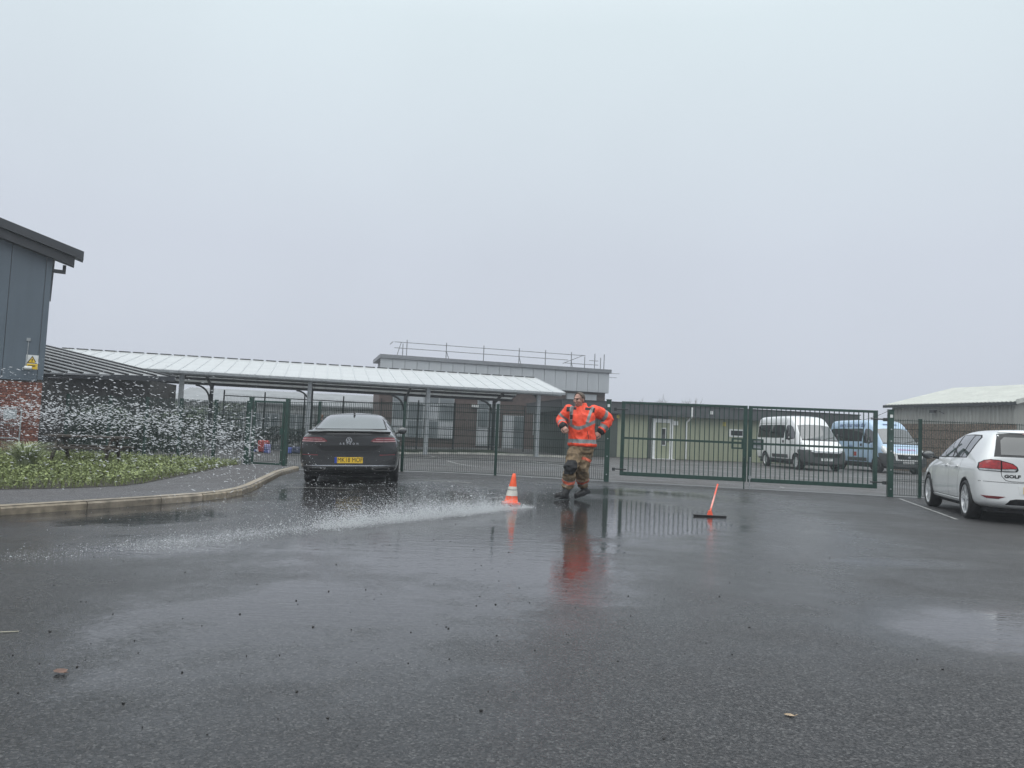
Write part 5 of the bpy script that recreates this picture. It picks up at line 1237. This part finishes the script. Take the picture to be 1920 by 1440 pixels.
# face details and hair
s = MB()
for sg in (-1, 1): s.ball(hc + hF*.086 + hS*sg*.030 + hU*.014, (.010, .010, .007), 6)
s.build('eyes', mat('eye_dark', (0.03, 0.022, 0.018), 0.2, var=0.1), PM, smooth=True)
s = MB()
for sg in (-1, 1): s.tube([hc + hF*.097 + hS*sg*.014 + hU*.028, hc + hF*.098 + hS*sg*.032 + hU*.034, hc + hF*.078 + hS*sg*.052 + hU*.028], .0055, 6)
s.build('eyebrows', M_HAIR, PM, smooth=True)
s = MB(); s.tube([hc + hF*.082 - hS*.026 - hU*.060, hc + hF*.099 - hU*.058, hc + hF*.082 + hS*.026 - hU*.060], .0045, 6); s.build('lips', mat('lip', (0.24, 0.085, 0.075), 0.45, var=0.1), PM, smooth=True)
s = MB(); M3 = Matrix((hS, hF, hU)).transposed(); s.ball(hc - hF*.012 + hU*.030, (.081, .101, .093), 16, M=M3)
vv = [Vector(v) for v in s.v]
keep = []
for f in s.f:
    c = sum((vv[i] for i in f), Vector())/len(f) - hc; a, u, sd_ = c.dot(hF), c.dot(hU), abs(c.dot(hS))
    if (u > -.055 and a < -.005 - max(0, .03-u)*.4) or (u > .085 and a < .038 - max(0, (sd_-.035))*-.4) or (u > .03 and sd_ > .06 and a < .03): keep.append(f)
h2 = MB(); h2.v = s.v; h2.f = keep; h2.m = [0]*len(keep)
ho = h2.build('hair', M_HAIR, PM, smooth=True); md = ho.modifiers.new('t', 'SOLIDIFY'); md.thickness = .008; md.offset = 1
# jacket
s = MB()
eloft(s, [(J(1091, 756.5, .02), fS*.072, fF*.066), (J(1090.5, 762, .02), fS*.088, fF*.078), (J(1090, 766, .02), fS*.15, fF*.10), (J(1090, 771, .02), fS*.205, fF*.125), (J(1090, 779), fS*.225, fF*.148), (J(1090, 790), fS*.228, fF*.160), (J(1090.5, 803), fS*.222, fF*.162), (J(1091, 816), fS*.224, fF*.160), (J(1091.5, 826), fS*.234, fF*.166), (J(1091.5, 833.5), fS*.243, fF*.174), (J(1091.5, 836), fS*.232, fF*.165)], 28)
limb(s, [Rsh, Rel, Rwr.lerp(Rel, .10)], [.098, .084, .060]); limb(s, [Lsh, J(1128, 776, .10), Lel, Lwr.lerp(Lel, .12)], [.098, .094, .086, .062])
jm = fuse(s, .0080, 2, .015, 8.5, (1, 1, .6))
zhem = J(1091, 836).z; zc0 = J(1088, 803).z
def jf(c):
    best = None
    for nm, a, b_, r_ in (('RU', Rsh, Rel, .09), ('RF', Rel, Rwr, .075), ('LU', Lsh, Lel, .09), ('LF', Lel, Lwr, .075)):
        t, d = seg_t(c, a, b_)
        if d < r_*1.45 and (nm[1] == 'F' or t > .22): best = (nm, t) if best is None or d/r_ < best[2] else best; best = (best[0], best[1], d/r_)
    lat = (c - chest).dot(fS); fr = (c - chest).dot(fF); z = c.z
    if best and abs(lat) > .195:
        nm, t = best[0], best[1]
        if nm[1] == 'U' and .52 < t < .72: return 1
        if nm[1] == 'F' and .52 < t < .74: return 1
        if nm[1] == 'F' and t > .865: return 2
        return 0
    if .045 < z - zhem < .115: return 1
    zb = zc0 + (abs(lat + .015)/.22)**1.6*.095
    if abs(z - zb) < .030: return 1
    s0 = (-.150 if lat < 0 else .128) + (.0 if lat < 0 else (z-zb)*.20)
    if z > zb and abs(lat - s0) < .027 and z < neck.z + .02: return 1
    if z > J(1090, 773).z and .075 < abs(lat) < .23 and z < neck.z + .0 and (z > J(1090, 769).z or abs(lat) > .155): return 2
    return 0
jk = addmesh('jacket', jm, [M_ORANGE, M_SILVER, M_NAVY], PM, jf)
s = MB(); s.bar(J(1101, 808, -.20) , J(1104, 823, -.20), .008, .006); s.build('pocket_zip', M_NAVY, jk)
s = MB(); p = J(1071.5, 781.5, -.185); s.box((p.x-.022, p.y-.02, p.z-.04), (p.x+.022, p.y+.03, p.z+.035)); bevel(s.build('radio_clip', M_NAVY, jk), .008)
# trousers
s = MB()
eloft(s, [(J(1091, 830), fS*.205, fF*.140), (J(1090.5, 838), fS*.205, fF*.145), (J(1090, 848), fS*.190, fF*.140), (J(1090, 853), fS*.12, fF*.10)], 22)
limb(s, [Rhp + Vector((0, 0, .02)), Rkn, J(1066, 900, -.06), J(1064.5, 908.5, -.05)], [.126, .106, .096, .098]); limb(s, [Lhp + Vector((0, 0, .02)), Lkn, J(1092, 897, .10), J(1093, 904.5, .15)], [.126, .104, .097, .099])
tm = fuse(s, .0080, 2, .019, 9.0, (.8, .8, 1.0))
def tf(c):
    tR, dR = seg_t(c, Rkn, Rak); tL, dL = seg_t(c, Lkn, Lak); uR, eR = seg_t(c, Rhp, Rkn); uL, eL = seg_t(c, Lhp, Lkn)
    t, kn = (tR, Rkn) if min(dR, eR) < min(dL, eL) else (tL, Lkn)
    if .58 < t < .80 : return 1 if .62 < t < .76 else 3
    if kn is Rkn and (c-kn).length < .165 and (c - kn).dot(fF) > .02 and -.12 < c.z-kn.z < .12: return 2
    u = uL if kn is Lkn else 9
    if kn is Lkn and .45 < u < .62 and (c - kn).dot(fS) > .0: return 1
    return 0
addmesh('trousers', tm, [M_TAN, M_CORAL, M_NAVY, M_SILVER], PM, tf)
# boots
def boot(ak, heel, toe, nm='boot'):
    s = MB(); d = (toe-heel); d.normalize(); up = (ak - heel).normalized(); side = d.cross(up).normalized(); up = side.cross(d).normalized()
    L_ = (toe-heel).length
    limb(s, [ak + up*.10, ak + up*.03, heel + d*.080 + up*.085], [.074, .070, .062])
    eloft(s, [(heel + d*.005 + up*.045, side*.030, up*.036), (heel + d*.05 + up*.052, side*.044, up*.048), (heel + d*L_*.45 + up*.050, side*.054, up*.062), (heel + d*L_*.72 + up*.054, side*.060, up*.054), (heel + d*L_*.92 + up*.048, side*.052, up*.047), (heel + d*L_ + up*.030, side*.018, up*.018)], 16)
    eloft(s, [(heel + d*.0 + up*.014, side*.032, up*.015), (heel + d*.09 + up*.014, side*.040, up*.015), (heel + d*L_*.7 + up*.013, side*.054, up*.013), (heel + d*L_*.99 + up*.014, side*.030, up*.012)], 14)
    return addmesh(nm, fuse(s, .0065, 2), [M_BOOT], PM)
zfloor = 0.003
def fl(px, dy, z): p = J(px, 930, dy); return Vector((p.x, p.y, z))
boot(Rak, fl(1067.0, -.06, .004), fl(1040, -.16, .035)); boot(Lak, fl(1107, .20, .115), fl(1079, .08, .010))

# --- standing figure half hidden behind the car
P2 = at(601, 800, 33.0); P2 = Vector((P2.x, P2.y, g(P2.x)))
PB = empty('person', P2, 0, 'person with brown hair in dark coat standing behind the dark car', 'person')
s = MB(); h0 = Vector((0, 0, 1.55)); F0, S0_ = Vector((-.5, -.86, 0)), Vector((-.86, .5, 0)); head_parts(s, h0, F0, UP, S0_); limb(s, [(0, 0, 1.48), (0, 0, 1.36)], [.055, .06])
eloft(s, [((0, 0, 1.40), S0_*.08, F0*.07), ((0, 0, 1.33), S0_*.17, F0*.10), ((0, 0, 1.1), S0_*.16, F0*.11), ((0, 0, .9), S0_*.16, F0*.11)])
for sg in (-1, 1):
    a = S0_*sg*.19; limb(s, [a + UP*1.32, a*1.15 + UP*1.05 - F0*.02, a*1.1 + UP*.84 + F0*.08], [.05, .04, .03]); hand_parts(s, a*1.1 + UP*.84 + F0*.08, Vector((0, 0, -1)), S0_*sg, F0, .18, .4); limb(s, [S0_*sg*.09 + UP*.9, S0_*sg*.09 + UP*.48, S0_*sg*.09 + UP*.10], [.08, .055, .04])
addmesh('body', fuse(s, .009, 1), [M_SKIN], PB)
s = MB(); eloft(s, [((0, 0, 1.43), S0_*.075, F0*.07), ((0, 0, 1.36), S0_*.19, F0*.12), ((0, 0, 1.1), S0_*.20, F0*.145), ((0, 0, .75), S0_*.21, F0*.16), ((0, 0, .70), S0_*.20, F0*.15)])
for sg in (-1, 1): a = S0_*sg*.19; limb(s, [a + UP*1.32, a*1.15 + UP*1.05 - F0*.02, a*1.1 + UP*.88 + F0*.07], [.08, .065, .052])
addmesh('coat', fuse(s, .012, 2, .006), [M_NAVY], PB)
s = MB()
for sg in (-1, 1): limb(s, [S0_*sg*.09 + UP*.85, S0_*sg*.09 + UP*.48, S0_*sg*.09 + UP*.09], [.095, .075, .065])
addmesh('trousers', fuse(s, .012, 2), [M_NAVY], PB)
for sg in (-1, 1):
    s = MB(); eloft(s, [(S0_*sg*.09 - F0*.07 + UP*.045, S0_*.035, UP*.042), (S0_*sg*.09 + F0*.05 + UP*.045, S0_*.045, UP*.042), (S0_*sg*.09 + F0*.17 + UP*.035, S0_*.035, UP*.03)], 12); addmesh('shoe', fuse(s, .01, 1), [M_BOOT], PB)
s = MB(); s.ball(h0 + UP*.03 - F0*.02, (.09, .105, .10), 12, M=Matrix((S0_, F0, UP)).transposed()); s.f = [f for f in s.f if (sum((Vector(s.v[i]) for i in f), Vector())/4 - h0).dot(F0) < .045]; s.m = [0]*len(s.f)
s.build('hair', mat('brown_hair', (0.10, 0.045, 0.022), 0.6, var=0.3, scale=40, bump=0.5, bscale=200), PB, smooth=True)

# ------------------------------------------------------------------ traffic cone
cp_ = gz(958, 946)
CO = empty('traffic_cone', (cp_.x, cp_.y, 0), 0.15, 'orange traffic cone with white sleeve standing in the hose water', 'cone')
M_CONE = mat('cone_orange', (0.85, 0.105, 0.030), 0.45, var=0.12, scale=10); M_SLEEVE = mat('cone_sleeve', (0.62, 0.60, 0.54), 0.4, 0.1, var=0.15, scale=12)
s = MB(); s.prism([(-.13, -.10, 0), (-.10, -.13, 0), (.10, -.13, 0), (.13, -.10, 0), (.13, .10, 0), (.10, .13, 0), (-.10, .13, 0), (-.13, .10, 0)], (0, 0, .035)); bevel(s.build('base', mat('cone_base', (0.60, 0.07, 0.03), 0.6, var=0.3), CO), .008)
tz = .035; CH = .47; rr = lambda z: .105 + (.022-.105)*(z-tz)/(CH-tz)
def conez(z0, z1, extra, nm, m):
    s = MB(); n = 6; prof = [(rr(z0+(z1-z0)*k/n)+extra, z0+(z1-z0)*k/n) for k in range(n+1)]
    if extra == 0: prof = [(rr(z0)+.012, z0)] + prof
    prof += [(0.001, z1)] if z1 >= CH else []
    s.lathe(prof, 28, 'z')
    s.v = [(x + max(0, z-.04)*.07, y, z) for x, y, z in s.v]; return s.build(nm, m, CO, smooth=True)
conez(tz, CH, 0, 'shell', M_CONE); conez(.135, .275, .0035, 'reflective_sleeve', M_SLEEVE)
conez(.222, .230, .0055, 'sleeve_lettering', M_INK)

# ------------------------------------------------------------------ squeegee
q0, q1 = gz(1302, 968), gz(1360, 971); qm = (q0+q1)/2
SQ = empty('floor_squeegee', (qm.x, qm.y, 0), math.atan2(q1.y-q0.y, q1.x-q0.x), 'black floor squeegee with raised orange handle standing on the wet asphalt', 'squeegee')
s = MB(); s.box((-.235, -.022, .012), (.235, .022, .030)); bevel(s.build('head', M_BLACK, SQ), .006)
s = MB(); s.box((-.23, -.012, 0), (.23, .0, .0125)); s.box((-.23, .008, 0), (.23, .018, .0125)); s.build('rubber_blade', M_RUBBER, SQ)
M_HOR = mat('orange_handle', (0.85, 0.115, 0.055), 0.35, var=0.08)
tipw = at(1345.5, 909, qm.y + 0.85); T_ = SQ.matrix_basis.inverted() @ tipw if False else Matrix.Rotation(-SQ.rotation_euler.z, 3, 'Z') @ (tipw - Vector(SQ.location))
s = MB(); s.prism([(-.04, -.02, .030), (.04, -.02, .030), (.02, -.015, .095), (-.02, -.015, .095)], (0, .04, 0)); s.build('socket', M_HOR, SQ)
s = MB(); s.tube([(0, 0, .07), Vector((0, 0, .07)).lerp(T_, .5), T_], .013, 10); s.build('handle', M_HOR, SQ, smooth=True)
s = MB(); p = Vector((0, 0, .07)); s.tube([p.lerp(T_, .12), p.lerp(T_, .60)], .0136, 10); s.build('worn_sleeve', mat('worn_pink_sleeve', (0.85, 0.33, 0.27), 0.3, var=0.12), SQ, smooth=True)
s = MB(); s.ball(T_, .017, 6); s.build('end_cap', M_HOR, SQ, smooth=True)

# ------------------------------------------------------------------ picnic table on the verge
pt = Vector((-9.6, 17.6, g(-9.6)+.11)); PT = empty('picnic_table', pt, R(12), 'dark brown timber picnic table standing on the weedy verge by the fence', 'picnic table')
M_TIMB = mat('dark_timber', (0.045, 0.034, 0.026), 0.65, var=0.3, scale=6, streak=0.2, bump=0.3)
for i in range(5): MB().box((-.80, -.36+.145*i, .60), (.80, -.36+.145*i+.13, .64)).build('top_plank', M_TIMB, PT)
for y in (-.80, -.66, .54, .68): MB().box((-.80, y, .36), (.80, y+.125, .40)).build('bench_plank', M_TIMB, PT)
for x in (-.55, .55):
    for sg in (-1, 1): s = MB(); s.bar((x, sg*.20, .60), (x, sg*.62, -.05), .05, .09); s.build('leg', M_TIMB, PT)
    s = MB(); s.box((x+.03, -.80, .30), (x+.07, .80, .36)); s.build('bench_bearer', M_TIMB, PT); s = MB(); s.box((x+.03, -.35, .54), (x+.07, .35, .60)); s.build('top_bearer', M_TIMB, PT)

# ------------------------------------------------------------------ bags under the canopy
def backpack(px, py, Y, w, h, m, m2, label, rz):
    p = at(px, py, Y); r = empty('school_bag', (p.x, p.y, g(p.x)+.004), rz, label, 'bag', 'school bags dropped under the canopy')
    s = MB(); s.box((-w/2, -w*.28, 0), (w/2, w*.28, h)); o = s.build('sack', m, r); bevel(o, w*.16, 4)
    s = MB(); s.box((-w*.36, -w*.42, h*.08), (w*.36, -w*.26, h*.48)); bevel(s.build('pocket', m2, r), w*.06, 3)
    s = MB(); s.tube([(-w*.12, 0, h*.97), (-w*.08, 0, h*1.12), (w*.08, 0, h*1.12), (w*.12, 0, h*.97)], .012, 6); s.build('handle', M_NAVY, r)
    for sg in (-1, 1): s = MB(); s.tube([(sg*w*.25, w*.28, h*.9), (sg*w*.30, w*.50, h*.6), (sg*w*.28, w*.30, h*.12)], .018, 6); s.build('strap', M_NAVY, r)
MR_ = mat('bag_red', (0.34, 0.03, 0.028), 0.6, var=0.2); MB_ = mat('bag_blue', (0.07, 0.10, 0.32), 0.6, var=0.2); ML_ = mat('bag_lilac', (0.28, 0.27, 0.48), 0.6, var=0.2); MN_ = mat('bag_navy', (0.02, 0.025, 0.06), 0.6, var=0.2)
backpack(494, 840, 31.2, .44, .50, MR_, MR_, 'red school bag by the footpath gate under the canopy', .3); backpack(501, 842, 30.7, .26, .36, ML_, MB_, 'small lilac and blue school bag leaning by the red bag', -.3)
backpack(537, 842, 31.3, .44, .26, MB_, MB_, 'low blue school bag lying beside the dark car', .1); backpack(557, 842, 31.8, .60, .28, MN_, MN_, 'long navy school bag next to the blue bag', -.1); backpack(478, 842, 31.5, .40, .22, MN_, MB_, 'flat navy school bag left of the red bag', .2)

# ------------------------------------------------------------------ water from the hose
M_WATER = mat('aerated_water', (0.82, 0.84, 0.86), 0.15, var=0.05, spec=0.5)
_t = M_WATER.node_tree; _mx = _t.nodes.new('ShaderNodeMixShader'); _tr = _t.nodes.new('ShaderNodeBsdfTransparent'); _mx.inputs[0].default_value = 0.42   # drops are part see-through
_t.links.new(_t.nodes['Principled BSDF'].outputs[0], _mx.inputs[1]); _t.links.new(_tr.outputs[0], _mx.inputs[2]); _t.links.new(_mx.outputs[0], _t.nodes['Material Output'].inputs[0])
ICO = []; t_ = (1+5**.5)/2
for a, b_ in ((-1, t_), (1, t_), (-1, -t_), (1, -t_)): ICO += [(a, b_, 0), (0, a, b_), (b_, 0, a)]
ICO = np.array(ICO, float); ICO /= np.linalg.norm(ICO[0])
from itertools import combinations
icf = []
dmin = min(np.linalg.norm(ICO[i]-ICO[j]) for i, j in combinations(range(12), 2))
for i, j, k_ in combinations(range(12), 3):
    if all(abs(np.linalg.norm(ICO[x]-ICO[y]) - dmin) < 1e-3 for x, y in ((i, j), (j, k_), (i, k_))):
        if np.dot(np.cross(ICO[j]-ICO[i], ICO[k_]-ICO[i]), ICO[i]) < 0: j, k_ = k_, j
        icf.append((i, j, k_))
icf = np.array(icf)
OCT = np.array([(1, 0, 0), (-1, 0, 0), (0, 1, 0), (0, -1, 0), (0, 0, 1), (0, 0, -1)], float); ocf = np.array([(0, 2, 4), (2, 1, 4), (1, 3, 4), (3, 0, 4), (2, 0, 5), (1, 2, 5), (3, 1, 5), (0, 3, 5)])
def drops(name, P, D, Ln, Rd, shape, label, cat='water'):
    base, faces = (ICO, icf) if shape == 'ico' else (OCT, ocf)
    n = len(P); D = D/np.linalg.norm(D, axis=1)[:, None]
    ref = np.tile(np.array([0.1, 0.2, 1.0]), (n, 1)); A = np.cross(D, ref); A /= np.linalg.norm(A, axis=1)[:, None]; B_ = np.cross(D, A)
    V = P[:, None, :] + base[None, :, 0:1]*(D*Ln[:, None])[:, None, :] + base[None, :, 1:2]*(A*Rd[:, None])[:, None, :] + base[None, :, 2:3]*(B_*Rd[:, None])[:, None, :]
    Fc = faces[None] + (np.arange(n)*len(base))[:, None, None]
    me = bpy.data.meshes.new(name); nv = n*len(base); nf = n*len(faces)
    me.vertices.add(nv); me.vertices.foreach_set('co', V.reshape(-1).astype(np.float32)); me.loops.add(nf*3); me.loops.foreach_set('vertex_index', Fc.reshape(-1).astype(np.int32))
    me.polygons.add(nf); me.polygons.foreach_set('loop_start', np.arange(nf, dtype=np.int32)*3); me.polygons.foreach_set('use_smooth', np.ones(nf, bool)); me.update(calc_edges=True); me.validate()
    me.materials.append(M_WATER); o = bpy.data.objects.new(name, me); link(o); return tag(o, label, cat, kind='stuff')
G = np.random.default_rng(5)
gv = np.vectorize(g)
# the jet: comes in from the left at chest height, breaks up and falls
N1 = 6000
t = G.beta(1.15, 1.2, N1); X = -6.9 + 3.85*t; core = G.random(N1) < 0.42
z0_ = 1.07 - 0.02*t - 0.26*np.clip(t-0.6, 0, 1)**1.2*2.2
sig = np.where(core, 0.075 + 0.03*t, 0.30 - 0.04*t)
Z = z0_ + G.normal(0, 1, N1)*sig - np.where(~core, 0.10*t, 0)
Y = 8.75 + 0.75*t + G.normal(0, 1, N1)*np.where(core, .12, .38)
ok = (Z > 0.05) & (Z < 1.75); P = np.stack([X, Y, Z], 1)[ok]; n = len(P)
D = np.stack([np.ones(n), G.normal(.15, .15, n), G.normal(-.10, .28, n)], 1)
sz_ = np.minimum(G.lognormal(0, .45, n), 1.7); drops('water_spray', P, D, .0072*sz_*G.uniform(.8, 2.4, n), .0030*sz_, 'ico', 'flying water droplets of a hose jet crossing in front of the mesh fence')
# droplets falling out of the jet down to the road
N2 = 800
t = G.random(N2); X = -3.9 + 2.3*t**.8 + G.normal(0, .28, N2); Z = np.abs((1-t)*1.0 + G.normal(0, .20, N2)); Y = 9.2 - .2*t + G.normal(0, .45, N2)
P = np.stack([X, Y, Z + gv(X) + .005], 1); D = np.stack([np.ones(N2)*.7, G.normal(0, .2, N2), G.normal(-.6, .3, N2)], 1); sz_ = np.minimum(G.lognormal(0, .4, N2), 1.5)
drops('water_droplets', P, D, .0040*sz_*G.uniform(.8, 1.6, N2), .0026*sz_, 'ico', 'scattered water droplets falling onto the road beside the dark car')
# spray kicked up along the ground
N3 = 110000
pts = np.array([(-4.3, 5.75), (-3.2, 6.6), (-1.9, 8.1), (-0.9, 9.5), (0.02, 10.95), (0.35, 11.4)]); wgt = np.array([.10, .55, 2.0, 1.75, .15]); wgt /= wgt.sum()
sg_ = G.choice(5, N3, p=wgt); u = G.random(N3); Q = pts[sg_] + (pts[sg_+1]-pts[sg_])*u[:, None]; prog = (sg_+u)/5
prof = np.exp(-((prog-.58)/.27)**2)
hh = (0.006 + 0.080*prof)*G.exponential(1, N3); wd = G.normal(0, 1, N3)*(0.04 + .07*prof + .22*np.exp(-((prog-.15)/.2)**2)); cl = np.sin(prog*90)*.02
X = Q[:, 0] + wd*.75 - .25*hh + cl; Y = Q[:, 1] - wd*.6 + .45*hh
P = np.stack([X, Y, gv(X) + .003 + np.minimum(hh, .42)], 1); D = np.stack([G.normal(.6, .5, N3), G.normal(.8, .5, N3), G.normal(0, .3, N3)], 1); sz_ = G.lognormal(0, .5, N3)
drops('water_splash', P, D, .0020*sz_*G.uniform(.8, 1.8, N3)*np.clip(Y/9, .5, 1.1), .0012*sz_*np.clip(Y/9, .5, 1.1), 'oct', 'white splash line where the hose jet skims the road up to the cone')
# drizzle of fine drops around the splash and the car
N4 = 4500
X = G.uniform(-4.2, .9, N4); Y = 11.0 + .4*X*0 + G.normal(0, 1.2, N4) - (X < -2)*1.0; Z = G.exponential(.16, N4)
P = np.stack([X, Y, gv(X) + .004 + Z], 1); D = np.stack([np.ones(N4)*.4, G.normal(0, .3, N4), -np.ones(N4)], 1); sz_ = G.lognormal(0, .4, N4)
drops('water_mist', P, D, .0028*sz_, .0018*sz_, 'oct', 'fine water drops bouncing around the cone and behind the dark car')

# ------------------------------------------------------------------ grit, leaves, twig on the road
M_GRIT = mat('black_grit', (0.012, 0.012, 0.012), 0.5, var=0.4)
rg = random.Random(21); s = MB()
for _ in range(480):
    y = rg.uniform(2.6, 11); x = rg.uniform(-.62, .62)*y
    if x > 0.35*y and rg.random() < .75: continue
    r_ = rg.choice((.002, .0025, .003, .004, .006))*rg.uniform(.7, 1.2)
    vs = [Vector((q[0]*r_*rg.uniform(.7, 1.4), q[1]*r_*rg.uniform(.7, 1.4), q[2]*r_*rg.uniform(.5, .9) + r_*.4)) + Vector((x, y, g(x))) for q in ICO]
    s.add(vs, [tuple(f) for f in icf.tolist()])
tag(s.build('grit', M_GRIT), 'black specks of grit scattered over the wet asphalt', 'grit', kind='stuff')
def leaf(px, py, L_, m, label, rz):
    p = gz(px, py); r = empty('fallen_leaf', (p.x, p.y, .003), rz, label, 'leaf'); s = MB(); n = 9; vs = []
    for i in range(n+1):
        u = i/n; w_ = L_*.34*math.sin(math.pi*min(1, u*1.02))**.75*(1 + .12*math.sin(u*19)); zz = .002*math.sin(u*3.0)
        vs += [(-w_, (u-.5)*L_, zz + .002), (0, (u-.5)*L_, zz), (w_, (u-.5)*L_, zz + .002)]
    s.add(vs, [(3*i+j, 3*i+j+1, 3*i+j+4, 3*i+j+3) for i in range(n) for j in (0, 1)]); s.build('blade', m, r, smooth=True)
    s = MB(); s.tube([(0, -L_*.5, .004), (.01, -L_*.72, .006)], .0014, 5); s.build('stalk', m, r)
leaf(1480, 1343, .042, mat('beige_leaf', (0.34, 0.25, 0.16), 0.6, var=0.2, scale=40), 'single pale beige leaf lying on the dry dark asphalt', 1.2)
leaf(113, 1260, .075, mat('rust_leaf', (0.12, 0.065, 0.045), 0.6, var=0.4, scale=30), 'flattened rusty brown leaf on the wet asphalt', .9)
p = gz(12, 1178); s = MB(); s.tube([(-.04, -.005, .004), (0, 0, .005), (.05, .02, .005)], .0022, 5); tag(s.build('twig', mat('pale_straw', (0.45, 0.42, 0.32), 0.6), loc=(p.x, p.y, g(p.x))), 'pale straw twig lying on the wet asphalt', 'twig')
p = gz(1466, 915); s = MB(); s.prism([(-.05, -.02, 0), (.05, -.03, 0), (.06, .02, 0), (-.04, .03, 0)], (0, 0, .012)); tag(s.build('litter_scrap', M_WHITE, loc=(p.x, p.y, .01)), 'scrap of white litter on the edging under the gate', 'litter')

# ------------------------------------------------------------------ wet air between here and the far buildings
s = MB(); s.box((-960, -260, -1.3), (960, 960, 9.5)); HZ = s.build('haze', None); HZ['kind'] = 'stuff'
hm = bpy.data.materials.new('haze'); hm.use_nodes = True; ht = hm.node_tree; ht.nodes.clear()
ho_ = ht.nodes.new('ShaderNodeOutputMaterial'); hv = ht.nodes.new('ShaderNodeVolumePrincipled')
hv.inputs['Color'].default_value = (0.86, 0.89, 0.93, 1); hv.inputs['Density'].default_value = 0.0022; hv.inputs['Anisotropy'].default_value = 0.2
ht.links.new(hv.outputs[0], ho_.inputs['Volume']); HZ.data.materials.append(hm)
